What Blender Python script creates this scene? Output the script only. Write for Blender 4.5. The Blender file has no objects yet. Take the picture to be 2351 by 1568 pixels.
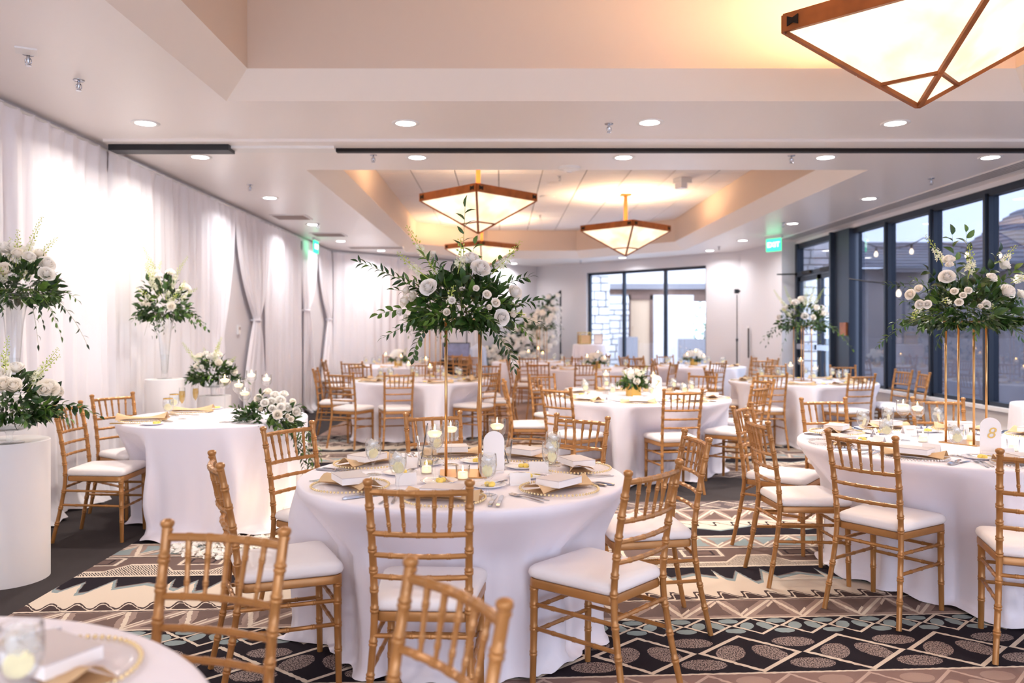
import bpy, math, random
from mathutils import Vector, Matrix, Euler
from mathutils.geometry import tessellate_polygon

S = bpy.context.scene
COL = S.collection
PI = math.pi

# ---------------------------------------------------------------- camera
F, VX, VY, CH = 1830.0, 1151.0, 757.0, 1.42      # focal length and vanishing point in pixels of the 2351x1568 frame, eye height
cam_d = bpy.data.cameras.new('camera')
cam = bpy.data.objects.new('camera', cam_d)
COL.objects.link(cam)
cam.location = (0, 0, CH)
cam.rotation_euler = (PI / 2, 0, 0)
cam_d.sensor_width = 36
cam_d.lens = 36 * F / 2351
cam_d.shift_x = (1175.5 - VX) / 2351
cam_d.shift_y = -(784 - VY) / 2351
cam_d.clip_start = 0.05
cam_d.dof.use_dof = True
cam_d.dof.focus_distance = 3.9
cam_d.dof.aperture_fstop = 2.0
S.camera = cam

# ---------------------------------------------------------------- world: pale dusk sky
w = bpy.data.worlds.new('sky')
S.world = w
w.use_nodes = True
wb = w.node_tree.nodes['Background']
wb.inputs[0].default_value = (0.68, 0.77, 0.96, 1)
wb.inputs[1].default_value = 2.3

# ---------------------------------------------------------------- exposure
vs = S.view_settings
vs.view_transform = 'Standard'
vs.look = 'None'
vs.gamma = 1
vs.use_curve_mapping = False
vs.exposure = 1.45
S.cycles.use_denoising = True
S.cycles.max_bounces = 10
S.cycles.diffuse_bounces = 7
S.cycles.glossy_bounces = 4
S.cycles.transmission_bounces = 8
S.cycles.transparent_max_bounces = 24
S.cycles.caustics_reflective = False
S.cycles.caustics_refractive = False
S.cycles.sample_clamp_indirect = 6.0
S.cycles.blur_glossy = 0.5

ZC = 3.0            # lower ceiling
XL, XR = -3.42, 5.28
# ---------------------------------------------------------------- lamps of the recessed downlights, then added fill lamps out of view
DOWNLIGHTS_AND_FILL = [(-2.72, 6.09), (-.73, 6.09), (1.13, 6.07), (3.01, 6.09),
              (-2.75, 7.28), (-.77, 7.3), (1.12, 7.3), (2.97, 7.3), (4.48, 7.3),
              (-2.77, 9.54), (-2.83, 11.95), (-2.86, 14.2), (-2.4, 15.9),
              (4.43, 9.6), (4.33, 11.85), (4.27, 14.1), (4.16, 15.9), (2.65, 17.45), (.29, 19.0),
              (-2.7, 3.5), (-2.7, 1.0), (-2.7, -1.5), (4.45, 3.5), (4.45, 1.0), (4.45, -1.5), (4.45, 5.4),  # from here on unseen lamps without fittings, added as ambient fill
              (-.75, -1.5), (1.1, -1.5), (3.0, -1.5)]
for i, (x, y) in enumerate(DOWNLIGHTS_AND_FILL):
    ld = bpy.data.lights.new('downlight_or_fill_lamp', 'AREA')
    ld.shape = 'DISK'
    ld.size = 0.15
    ld.energy = 6.0 if x < -2.3 or y > 13.5 else 9.5
    ld.color = (1.0, 0.93, 0.86) if y < 9 else (0.95, 0.96, 1.0)
    ld.spread = math.radians(150)
    lo = bpy.data.objects.new('downlight_or_fill_lamp', ld)
    COL.objects.link(lo)
    lo.location = (x, y, ZC - 0.012)

# ---------------------------------------------------------------- helpers
def at(x, y, Y):
    """point of the room seen at pixel (x, y) at distance Y along the room"""
    return Vector(((x - VX) * Y / F, Y, CH + (VY - y) * Y / F))


def at_z(x, y, z):
    """point of the room seen at pixel (x, y) that lies at height z"""
    Y = F * (z - CH) / (VY - y)
    return at(x, y, Y)


class MB:
    def __init__(s):
        s.v, s.f = [], []

    def add(s, vs, fs, M=None):
        o = len(s.v)
        if M is not None:
            vs = [M @ Vector(v) for v in vs]
        s.v += [tuple(v) for v in vs]
        s.f += [tuple(i + o for i in f) for f in fs]
        return s

    def box(s, x0, x1, y0, y1, z0, z1, M=None):
        vs = [(x0, y0, z0), (x1, y0, z0), (x1, y1, z0), (x0, y1, z0), (x0, y0, z1), (x1, y0, z1), (x1, y1, z1), (x0, y1, z1)]
        return s.add(vs, [(3, 2, 1, 0), (4, 5, 6, 7), (0, 1, 5, 4), (1, 2, 6, 5), (2, 3, 7, 6), (3, 0, 4, 7)], M)

    def bar(s, a, b, w, h=None, up=(0, 0, 1)):
        """square bar from a to b, w across, h along up"""
        a, b = Vector(a), Vector(b)
        h = h or w
        d = (b - a).normalized()
        side = d.cross(Vector(up))
        if side.length < 1e-4:
            side = d.cross(Vector((1, 0, 0)))
        side.normalize()
        u = side.cross(d)
        vs = []
        for p in (a, b):
            for sx, sz in ((-1, -1), (1, -1), (1, 1), (-1, 1)):
                vs.append(p + side * sx * w / 2 + u * sz * h / 2)
        return s.add(vs, [(3, 2, 1, 0), (4, 5, 6, 7), (0, 1, 5, 4), (1, 2, 6, 5), (2, 3, 7, 6), (3, 0, 4, 7)])

    def lathe(s, prof, seg=16, c=(0, 0, 0), M=None, cap=False):
        vs, fs = [], []
        for r, z in prof:
            for k in range(seg):
                a = 2 * PI * k / seg
                vs.append((c[0] + r * math.cos(a), c[1] + r * math.sin(a), c[2] + z))
        for i in range(len(prof) - 1):
            for k in range(seg):
                k2 = (k + 1) % seg
                fs.append((i * seg + k, i * seg + k2, (i + 1) * seg + k2, (i + 1) * seg + k))
        if cap:
            fs.append(tuple(range(seg - 1, -1, -1)))
            n = (len(prof) - 1) * seg
            fs.append(tuple(n + k for k in range(seg)))
        return s.add(vs, fs, M)

    def tube(s, pts, rad, seg=8, cap=True):
        pts = [Vector(p) for p in pts]
        n = len(pts)
        if not hasattr(rad, '__len__'):
            rad = [rad] * n
        vs, fs = [], []
        ref = None
        for i in range(n):
            d = (pts[min(i + 1, n - 1)] - pts[max(i - 1, 0)]).normalized()
            if ref is None:
                ref = d.cross(Vector((0, 0, 1)))
                if ref.length < .05:
                    ref = d.cross(Vector((0, 1, 0)))
                ref.normalize()
            ref = (ref - d * ref.dot(d)).normalized()
            q = d.cross(ref)
            for k in range(seg):
                a = 2 * PI * k / seg
                vs.append(pts[i] + (ref * math.cos(a) + q * math.sin(a)) * rad[i])
        for i in range(n - 1):
            for k in range(seg):
                k2 = (k + 1) % seg
                fs.append((i * seg + k, i * seg + k2, (i + 1) * seg + k2, (i + 1) * seg + k))
        if cap:
            fs.append(tuple(range(seg - 1, -1, -1)))
            fs.append(tuple((n - 1) * seg + k for k in range(seg)))
        return s.add(vs, fs)

    def prism(s, poly, z0, z1, M=None):
        """poly: counter-clockwise (x, y)"""
        n = len(poly)
        vs = [(x, y, z0) for x, y in poly] + [(x, y, z1) for x, y in poly]
        fs = [tuple(range(n - 1, -1, -1)), tuple(range(n, 2 * n))]
        fs += [(i, (i + 1) % n, n + (i + 1) % n, n + i) for i in range(n)]
        return s.add(vs, fs, M)

    def sheet(s, fn, nu, nv, wrap=False):
        """grid fn(u, v) with u, v in 0..1"""
        vs, fs = [], []
        cols = nu if wrap else nu + 1
        for j in range(nv + 1):
            for i in range(cols):
                vs.append(fn(i / nu, j / nv))
        for j in range(nv):
            for i in range(nu):
                i2 = (i + 1) % cols
                fs.append((j * cols + i, j * cols + i2, (j + 1) * cols + i2, (j + 1) * cols + i))
        return s.add(vs, fs)

    def mesh(s, name, mat=None, smooth=False):
        me = bpy.data.meshes.new(name)
        me.from_pydata(s.v, [], s.f)
        if mat:
            me.materials.append(mat)
        if smooth:
            me.shade_smooth()
            if smooth is not True:
                try:
                    me.set_sharp_from_angle(angle=math.radians(smooth))
                except Exception:
                    pass
        me.update()
        return me

    def build(s, name, mat, parent=None, smooth=False, loc=None, rz=0):
        return link(name, s.mesh(name, mat, smooth), parent, loc, rz)


def link(name, me, parent=None, loc=None, rz=0):
    o = bpy.data.objects.new(name, me)
    COL.objects.link(o)
    if parent is not None:
        o.parent = parent
    if loc is not None:
        o.location = loc
    if rz:
        o.rotation_euler = (0, 0, rz)
    return o


def tag(o, label=None, cat=None, group=None, kind=None):
    if label:
        o['label'] = label
    if cat:
        o['category'] = cat
    if group:
        o['group'] = group
    if kind:
        o['kind'] = kind
    return o


def thing(name, label, cat, loc=(0, 0, 0), rz=0, group=None):
    o = bpy.data.objects.new(name, None)
    COL.objects.link(o)
    o.empty_display_size = .05
    o.location = loc
    o.rotation_euler = (0, 0, rz)
    return tag(o, label, cat, group)


def struct(name, mb, mat, parent=None, smooth=False):
    o = mb.build(name, mat, parent, smooth)
    if parent is None:
        o['kind'] = 'structure'
    return o


# ---------------------------------------------------------------- materials
MATS = {}


def lin(c):
    return tuple((v / 12.92 if v <= .04045 else ((v + .055) / 1.055) ** 2.4) for v in (c[0] / 255, c[1] / 255, c[2] / 255))


def principled(name, rgb, rough=.5, metal=0, spec=.5, bump=0, bscale=60, var=0, vscale=3, emit=None, estr=0, sheen=0, detail=2, stretch=None, transl=0):
    """rgb in sRGB 0..255; var: colour variation by noise; bump: noise relief"""
    m = bpy.data.materials.new(name)
    m.use_nodes = True
    nt = m.node_tree
    b = nt.nodes['Principled BSDF']
    c = lin(rgb) + (1,)
    b.inputs['Base Color'].default_value = c
    b.inputs['Roughness'].default_value = rough
    b.inputs['Metallic'].default_value = metal
    b.inputs['Specular IOR Level'].default_value = spec
    if sheen:
        b.inputs['Sheen Weight'].default_value = sheen
    if emit:
        b.inputs['Emission Color'].default_value = lin(emit) + (1,)
        b.inputs['Emission Strength'].default_value = estr
    if var or bump:
        tc = nt.nodes.new('ShaderNodeTexCoord')
        mp = nt.nodes.new('ShaderNodeMapping')
        nt.links.new(tc.outputs['Object'], mp.inputs['Vector'])
        if stretch:
            mp.inputs['Scale'].default_value = stretch
    if var:
        n = nt.nodes.new('ShaderNodeTexNoise')
        n.inputs['Scale'].default_value = vscale
        n.inputs['Detail'].default_value = detail
        nt.links.new(mp.outputs[0], n.inputs['Vector'])
        r = nt.nodes.new('ShaderNodeMapRange')
        r.inputs['From Min'].default_value = .3
        r.inputs['From Max'].default_value = .7
        r.inputs['To Min'].default_value = 1 - var
        r.inputs['To Max'].default_value = 1 + var
        nt.links.new(n.outputs['Fac'], r.inputs['Value'])
        mx = nt.nodes.new('ShaderNodeMix')
        mx.data_type = 'RGBA'
        mx.blend_type = 'MULTIPLY'
        mx.inputs['Factor'].default_value = 1
        mx.inputs['A'].default_value = c
        nt.links.new(r.outputs[0], mx.inputs['B'])
        nt.links.new(mx.outputs['Result'], b.inputs['Base Color'])
    if bump:
        n2 = nt.nodes.new('ShaderNodeTexNoise')
        n2.inputs['Scale'].default_value = bscale
        n2.inputs['Detail'].default_value = 3
        nt.links.new(mp.outputs[0], n2.inputs['Vector'])
        bp = nt.nodes.new('ShaderNodeBump')
        bp.inputs['Strength'].default_value = bump
        bp.inputs['Distance'].default_value = .01
        nt.links.new(n2.outputs['Fac'], bp.inputs['Height'])
        nt.links.new(bp.outputs[0], b.inputs['Normal'])
    if transl:
        out = nt.nodes['Material Output']
        tr = nt.nodes.new('ShaderNodeBsdfTranslucent')
        tr.inputs['Color'].default_value = c
        ms = nt.nodes.new('ShaderNodeMixShader')
        ms.inputs[0].default_value = transl
        nt.links.new(b.outputs[0], ms.inputs[1])
        nt.links.new(tr.outputs[0], ms.inputs[2])
        nt.links.new(ms.outputs[0], out.inputs['Surface'])
    MATS[name] = m
    return m


def emission(name, rgb, strength):
    m = bpy.data.materials.new(name)
    m.use_nodes = True
    nt = m.node_tree
    nt.nodes.remove(nt.nodes['Principled BSDF'])
    e = nt.nodes.new('ShaderNodeEmission')
    e.inputs[0].default_value = lin(rgb) + (1,)
    e.inputs[1].default_value = strength
    nt.links.new(e.outputs[0], nt.nodes['Material Output'].inputs['Surface'])
    MATS[name] = m
    return m


def clear(name, tint=(255, 255, 255), ior=1.5, rough=.02, boost=1.0):
    """thin clear glass: transparent and mirror mixed by Fresnel"""
    m = bpy.data.materials.new(name)
    m.use_nodes = True
    nt = m.node_tree
    nt.nodes.remove(nt.nodes['Principled BSDF'])
    t = nt.nodes.new('ShaderNodeBsdfTransparent')
    t.inputs[0].default_value = lin(tint) + (1,)
    g = nt.nodes.new('ShaderNodeBsdfGlossy')
    g.inputs['Roughness'].default_value = rough
    fr = nt.nodes.new('ShaderNodeFresnel')
    fr.inputs[0].default_value = ior
    mul = nt.nodes.new('ShaderNodeMath')
    mul.operation = 'MULTIPLY'
    mul.use_clamp = True
    mul.inputs[1].default_value = boost
    geo = nt.nodes.new('ShaderNodeNewGeometry')            # same reflection from both sides of the thin pane
    inv = nt.nodes.new('ShaderNodeMapRange')
    inv.inputs['To Min'].default_value = ior
    inv.inputs['To Max'].default_value = 1 / ior
    nt.links.new(geo.outputs['Backfacing'], inv.inputs['Value'])
    nt.links.new(inv.outputs[0], fr.inputs[0])
    nt.links.new(fr.outputs[0], mul.inputs[0])
    ms = nt.nodes.new('ShaderNodeMixShader')
    nt.links.new(mul.outputs[0], ms.inputs[0])
    nt.links.new(t.outputs[0], ms.inputs[1])
    nt.links.new(g.outputs[0], ms.inputs[2])
    nt.links.new(ms.outputs[0], nt.nodes['Material Output'].inputs['Surface'])
    MATS[name] = m
    return m


# plain materials
M_CEIL = principled('ceiling_paint', (236, 230, 226), .32, spec=.45, bump=.02, bscale=4)
M_TRAY = principled('tray_paint', (236, 228, 220), .6, bump=.02, bscale=6)
M_COVE = principled('cove_beige_paint', (214, 194, 176), .6, bump=.02, bscale=6)
M_TILE = principled('ceiling_tile', (226, 222, 222), .9, bump=.15, bscale=180)
M_GRID = principled('ceiling_grid', (120, 116, 118), .6)
M_WALL = principled('wall_paint', (214, 210, 212), .75, bump=.03, bscale=50)
M_SILL = principled('sill_paint', (226, 224, 226), .6)
M_FRAME = principled('window_frame_metal', (40, 48, 62), .4, metal=.3)
M_DRAPE = principled('white_drape', (246, 242, 245), .8, transl=.10, bump=.05, bscale=300, stretch=(1, 1, .05))
M_CLOTH = principled('white_linen', (236, 231, 238), .72, sheen=.15, bump=.04, bscale=500)
M_SATIN = principled('white_satin', (236, 231, 240), .42, sheen=.2)
M_GOLD = principled('gold_paint_wood', (174, 122, 68), .30, metal=.3, var=.10, vscale=9, bump=.04, bscale=40)
M_CUSH = principled('white_cushion', (240, 234, 232), .8, bump=.05, bscale=30)
M_BRASS = principled('brushed_brass', (206, 160, 104), .28, metal=.85)
M_COPPER = principled('copper_wood', (150, 84, 36), .42, metal=.25, var=.25, vscale=8)
M_IRON = principled('dark_iron', (36, 28, 24), .5, metal=.6)
M_WHITE = principled('white_plastic', (232, 230, 228), .45)
M_CERAM = principled('white_china', (240, 238, 240), .2, spec=.6)
M_CHROME = principled('polished_steel', (190, 190, 196), .16, metal=1)
M_BLACK = principled('black_plastic', (24, 24, 28), .45)
M_VENT = principled('vent_metal', (168, 152, 146), .5)
M_VENTD = principled('vent_shadow', (60, 52, 50), .8)
M_LENS = emission('downlight_lens', (255, 250, 246), 9.0)
M_ALAB = emission('lamp_glass_lit', (255, 232, 190), 1.6)
M_FLAME = emission('candle_flame', (255, 190, 110), 26.0)
M_WAX = principled('white_wax', (246, 236, 222), .5, emit=(255, 210, 150), estr=.35)
M_GLASS = clear('clear_glass', (254, 255, 255), 1.5, .02, 1.5)
M_ICE = principled('ice', (244, 241, 236), .12, spec=.8)
M_WATER = clear('water', (252, 253, 253), 1.33, .03, 1.0)
M_PANE = clear('window_glass', (236, 242, 246), 1.52, .0, 1.2)
M_TINT = clear('tinted_window_glass', (186, 190, 198), 1.52, .0, 1.5)
M_NAPKIN = principled('tan_napkin', (214, 182, 140), .8, bump=.05, bscale=300)
M_PAPER = principled('white_card', (244, 240, 238), .7)
M_TOPCARD = principled('grey_card', (204, 194, 192), .55)
M_LEMON = principled('lemon', (252, 238, 186), .45, var=.06, vscale=40)
M_BUTTER = principled('butter', (248, 220, 110), .5)
M_CHARGER = clear('charger_glass', (252, 251, 250), 1.4, .12, .6)
M_BEAD = principled('gold_bead', (240, 216, 166), .25, metal=.4)
M_BEADC = principled('clear_bead', (226, 222, 220), .15, spec=.8)
M_STEM = principled('green_stem', (104, 122, 50), .6)
M_LEAF = principled('dark_leaf', (36, 62, 20), .42, var=.25, vscale=9)
M_LEAF2 = principled('mid_leaf', (84, 116, 38), .45, var=.25, vscale=9)
M_LEAF3 = principled('fresh_leaf', (52, 84, 30), .42, var=.25, vscale=9)
M_ROSE = principled('white_rose', (250, 247, 242), .6, transl=.25)
M_ROSEC = principled('cream_rose', (252, 247, 238), .6, transl=.25)
M_FLORET = principled('pale_floret', (236, 236, 208), .6, transl=.2)
M_BUD = principled('green_bud', (186, 200, 96), .6)
M_PEDEST = principled('pedestal_white', (236, 232, 230), .5, var=.02, vscale=2)

# ice: mostly clear with a frosted share
_nt = M_ICE.node_tree
_t = _nt.nodes.new('ShaderNodeBsdfTransparent')
_m = _nt.nodes.new('ShaderNodeMixShader')
_m.inputs[0].default_value = .38
_nt.links.new(_t.outputs[0], _m.inputs[1])
_nt.links.new(_nt.nodes['Principled BSDF'].outputs[0], _m.inputs[2])
_nt.links.new(_m.outputs[0], _nt.nodes['Material Output'].inputs['Surface'])

# ================================================================ carpet (flat woven pattern, all from coordinates)
class N:
    nt = None

    def __init__(s, v):
        s.v = v

    @staticmethod
    def op(o, *a, clamp=False):
        n = N.nt.nodes.new('ShaderNodeMath')
        n.operation = o
        n.use_clamp = clamp
        for i, x in enumerate(a):
            x = x.v if isinstance(x, N) else x
            if isinstance(x, (int, float)):
                n.inputs[i].default_value = x
            else:
                N.nt.links.new(x, n.inputs[i])
        return N(n.outputs[0])

    def __add__(s, o): return N.op('ADD', s, o)
    def __radd__(s, o): return N.op('ADD', o, s)
    def __sub__(s, o): return N.op('SUBTRACT', s, o)
    def __rsub__(s, o): return N.op('SUBTRACT', o, s)
    def __mul__(s, o): return N.op('MULTIPLY', s, o)
    def __rmul__(s, o): return N.op('MULTIPLY', o, s)
    def __truediv__(s, o): return N.op('DIVIDE', s, o)
    def __lt__(s, o): return N.op('LESS_THAN', s, o)
    def __gt__(s, o): return N.op('GREATER_THAN', s, o)


def nabs(a): return N.op('ABSOLUTE', a)
def fract(a): return N.op('FRACT', a)
def nmin(a, b): return N.op('MINIMUM', a, b)
def nmax(a, b): return N.op('MAXIMUM', a, b)
def nsin(a): return N.op('SINE', a)


def mixc(f, a, b):
    n = N.nt.nodes.new('ShaderNodeMix')
    n.data_type = 'RGBA'
    N.nt.links.new(f.v, n.inputs['Factor'])
    for key, c in (('A', a), ('B', b)):
        if isinstance(c, tuple):
            n.inputs[key].default_value = lin(c) + (1,)
        else:
            N.nt.links.new(c, n.inputs[key])
    return n.outputs['Result']


def carpet_material():
    m = bpy.data.materials.new('patterned_carpet')
    m.use_nodes = True
    nt = m.node_tree
    N.nt = nt
    b = nt.nodes['Principled BSDF']
    b.inputs['Roughness'].default_value = .95
    b.inputs['Specular IOR Level'].default_value = .15
    geo = nt.nodes.new('ShaderNodeNewGeometry')
    # slight waviness of the woven lines
    nz = nt.nodes.new('ShaderNodeTexNoise')
    nz.inputs['Scale'].default_value = 35
    nz.inputs['Detail'].default_value = 1
    nt.links.new(geo.outputs['Position'], nz.inputs['Vector'])
    sp = nt.nodes.new('ShaderNodeSeparateXYZ')
    nt.links.new(geo.outputs['Position'], sp.inputs[0])
    X, Y = N(sp.outputs[0]), N(sp.outputs[1])
    wob = (N(nz.outputs['Fac']) - .5) * .012
    u = X + wob
    v0 = Y - X * .055
    v = 7.03 - nabs(v0 - 7.03) + wob            # the bands mirror about the plain strip under the partition track
    cream, taupe, ltaupe = (214, 198, 180), (112, 92, 86), (156, 134, 124)
    dark, teal, grey = (34, 27, 34), (140, 152, 152), (120, 104, 100)

    def band(col, lo, c):
        return mixc(v > lo, col, c)

    def line(col, at_v, wd, c):
        return mixc(nabs(v - at_v) < wd, col, c)

    def ell(q, y, qx, yy, rx, ry, shear=0.):
        dy = y - yy
        dx = q - qx + dy * shear
        return (dx * dx) * (1 / rx ** 2) + (dy * dy) * (1 / ry ** 2) < 1.0

    def diamonds(lo, hi, p, base, oval, lc, wd, spots=None, off=0.):
        h, c = hi - lo, (hi + lo) / 2
        y = v - c
        q = (fract(u * (1 / p) + off) - .5) * p
        aq = nabs(q)
        a = .93 - aq * (2 / p)
        k = p / .47
        o = ell(aq, y, .088 * k, 0, .066 * k, .21 * h, .28)
        o2 = ell(p / 2 - aq, nabs(y), 0, .29 * h, .098 * k, .135 * h)
        col = mixc(nmax(o, o2), base, oval)
        col = mixc(nabs(nabs(y) * (2 / h) - a) < wd * 2.6 / h, col, lc)
        return col

    def zigzag(lo, hi, p, base, blob, lc, off=0.):
        f = fract(u * (1 / p) + off)
        y = (v - lo) * (1 / (hi - lo))
        zz = nmin(f * (1 / .74), (1.0 - f) * (1 / .26))
        d = nabs(y - zz)
        steep = f > .74
        wl = steep * .10 + .052
        wb_ = steep * .34 + .20
        edge = nmin(y, 1.0 - y)
        col = mixc((d > wb_) * (edge > .10), base, blob)
        # small leaf strokes beside each corner
        f2 = fract(u * (1 / p) + off + .12)
        st = nabs(y - .28 - (f2 - .2) * 1.6) < .045
        col = mixc(st * (f2 > .12) * (f2 < .30), col, lc)
        f3 = fract(u * (1 / p) + off + .5)
        st3 = nabs(y - .70 - (f3 - .14) * 1.6) < .045
        col = mixc(st3 * (f3 > .05) * (f3 < .22), col, lc)
        return mixc(d < wl, col, lc)

    # woven speckle for the large ovals
    wv = nt.nodes.new('ShaderNodeTexNoise')
    wv.inputs['Scale'].default_value = 170
    nt.links.new(geo.outputs['Position'], wv.inputs['Vector'])
    speck = mixc(N(wv.outputs['Fac']) > .5, (56, 46, 48), (172, 152, 144))
    hatch = mixc(fract((u + v * .8) * 62.) < .45, cream, (60, 50, 52))

    col = diamonds(2.90, 3.235, .34, (138, 112, 104), (164, 138, 126), (190, 164, 150), .008)
    col = mixc(v < 2.90, col, (150, 126, 116))
    col = band(col, 3.235, diamonds(3.245, 3.645, .47, dark, speck, cream, .010, off=.17))
    col = band(col, 3.645, diamonds(3.65, 3.865, .235, dark, teal, cream, .0075, off=.3))
    col = band(col, 3.865, zigzag(3.875, 4.135, .30, ltaupe, taupe, cream))
    # leaning squiggle
    ph = u * (2 * PI / .13)
    y5 = v - 4.21
    sq = nabs(y5 - nsin(ph + y5 * 22.) * .046)
    c5 = mixc(sq < .026, (74, 58, 56), cream)
    c5 = mixc(sq < .011, c5, (74, 58, 56))
    c5 = mixc((y5 - nsin(ph + y5 * 22.) * .046 > .02), c5, cream)
    col = band(col, 4.135, c5)
    # jagged cream hills against dark blue
    def tri(p, off=0.):
        return nabs(fract(u * (1 / p) + off) - .5) * 2.
    hill = 4.37 + tri(.62, .2) * .17 + nmax(tri(.155, .1) - .25, 0.) * .24 * (tri(.62, .7) > .40)
    c6 = mixc(v < hill + .055, dark, (122, 108, 104))
    c6 = mixc(v < hill + .04, c6, teal)
    c6 = mixc(v < hill, c6, cream)
    col = band(col, 4.262, c6)
    # key band: stepped hatch below, taupe with squared hooks above
    stp = 4.80 + nmin(nmax((tri(.62, .45) - .35) * 3., 0.), 1.) * .14
    c7 = mixc(v > stp, hatch, taupe)
    c7 = mixc(nabs(v - stp) < .012, c7, cream)
    fk = nabs(fract(u * (1 / .62) + .45) - .5) * .62
    kb = nmax(nabs(fk - .0) * 1.0, nabs(v - 5.0) * 1.6)
    c7 = mixc((nabs(kb - .12) < .02) * (v > stp), c7, grey)
    c7 = mixc((nabs(kb - .12) < .011) * (v > stp), c7, cream)
    c7 = mixc((nabs(kb - .07) < .008) * (v > stp), c7, (60, 50, 52))
    col = band(col, 4.70, mixc(v < 4.725, c7, cream))
    col = band(col, 5.11, zigzag(5.13, 5.39, .31, ltaupe, teal, cream, .4))
    hill2 = 5.72 - tri(.62, .5) * .15
    y8 = v - 5.74
    sq8 = nabs(y8 - nsin(ph + y8 * 22.) * .046)
    c8 = mixc(v < hill2, mixc(sq8 < .012, cream, dark), mixc(v < hill2 - .03, teal, dark))
    col = band(col, 5.40, mixc(v < 5.42, c8, cream))
    col = band(col, 5.83, zigzag(5.85, 6.19, .30, ltaupe, taupe, cream, .2))
    col = band(col, 6.20, diamonds(6.20, 6.52, .40, (96, 84, 84), speck, cream, .008))
    for lv in (3.24, 3.865, 4.135, 5.115, 5.40, 5.83, 6.20):
        col = line(col, lv, .007, cream)
    for lv in (4.12, 5.10, 5.42, 6.215):
        col = line(col, lv, .004, (50, 42, 46))
    plain = (64, 58, 58)
    col = mixc(v > 6.52, col, plain)
    col = mixc(X < -2.45, col, plain)
    col = mixc(X > 4.4, col, plain)
    # pile relief and faint tone change
    n2 = nt.nodes.new('ShaderNodeTexNoise')
    n2.inputs['Scale'].default_value = 420
    n2.inputs['Detail'].default_value = 2
    nt.links.new(geo.outputs['Position'], n2.inputs['Vector'])
    mul = nt.nodes.new('ShaderNodeMix')
    mul.data_type = 'RGBA'
    mul.blend_type = 'MULTIPLY'
    mul.inputs['Factor'].default_value = 1
    nt.links.new(col, mul.inputs['A'])
    rr = N.op('MULTIPLY_ADD', N(n2.outputs['Fac']), .5, .75)
    nt.links.new(rr.v, mul.inputs['B'])
    nt.links.new(mul.outputs['Result'], b.inputs['Base Color'])
    bp = nt.nodes.new('ShaderNodeBump')
    bp.inputs['Strength'].default_value = .5
    bp.inputs['Distance'].default_value = .004
    nt.links.new(n2.outputs['Fac'], bp.inputs['Height'])
    nt.links.new(bp.outputs[0], b.inputs['Normal'])
    return m


# ================================================================ room shell
ROOM = [(XL, -4.0), (XR, -4.0), (XR, 14.3), (5.03, 14.3), (4.8, 16.0), (.885, 20.0), (XL, 15.7)]
mb = MB()
mb.prism(ROOM, -.12, 0.0)
struct('floor', mb, carpet_material())

TRAY1 = [(-1.90, -1.2), (3.63, -1.2), (3.63, 5.51), (-1.90, 5.51)]
TRAY2 = [(-1.93, 7.88), (3.63, 7.88), (3.63, 15.8), (1.73, 17.7), (-.40, 17.7), (-1.93, 16.17)]
ZT = 3.60


def tess(loops, z, flip):
    pts = [p for l in loops for p in l]
    tris = tessellate_polygon([[Vector((x, y, 0)) for x, y in l] for l in loops])
    vs = [(x, y, z) for x, y in pts]
    fs = []
    for a, b_, c in tris:
        n = (Vector(vs[b_]) - Vector(vs[a])).cross(Vector(vs[c]) - Vector(vs[a])).z
        fs.append((a, b_, c) if (n < 0) == flip else (a, c, b_))
    return vs, fs


mb = MB()
mb.add(*tess([ROOM, TRAY1[::-1], TRAY2[::-1]], ZC, True))
ceiling = struct('ceiling', mb, M_CEIL)


def inset(poly, d):
    out = []
    n = len(poly)
    for i in range(n):
        p, a, b_ = Vector(poly[i]), Vector(poly[i - 1]), Vector(poly[(i + 1) % n])
        e1, e2 = (p - a).normalized(), (b_ - p).normalized()
        n1, n2 = Vector((-e1.y, e1.x)), Vector((-e2.y, e2.x))
        k = d / (1 + n1.dot(n2))
        out.append(tuple(p + (n1 + n2) * k))
    return out


def clip_poly(poly, clip):
    out = list(poly)
    n = len(clip)
    for i in range(n):
        a, b_ = clip[i], clip[(i + 1) % n]
        def side(p): return (b_[0] - a[0]) * (p[1] - a[1]) - (b_[1] - a[1]) * (p[0] - a[0])
        new = []
        for j in range(len(out)):
            p, q = out[j], out[(j + 1) % len(out)]
            sp, sq = side(p), side(q)
            if sp >= 0:
                new.append(p)
            if (sp >= 0) != (sq >= 0):
                t = sp / (sp - sq)
                new.append((p[0] + (q[0] - p[0]) * t, p[1] + (q[1] - p[1]) * t))
        out = new
        if not out:
            break
    return out


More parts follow.
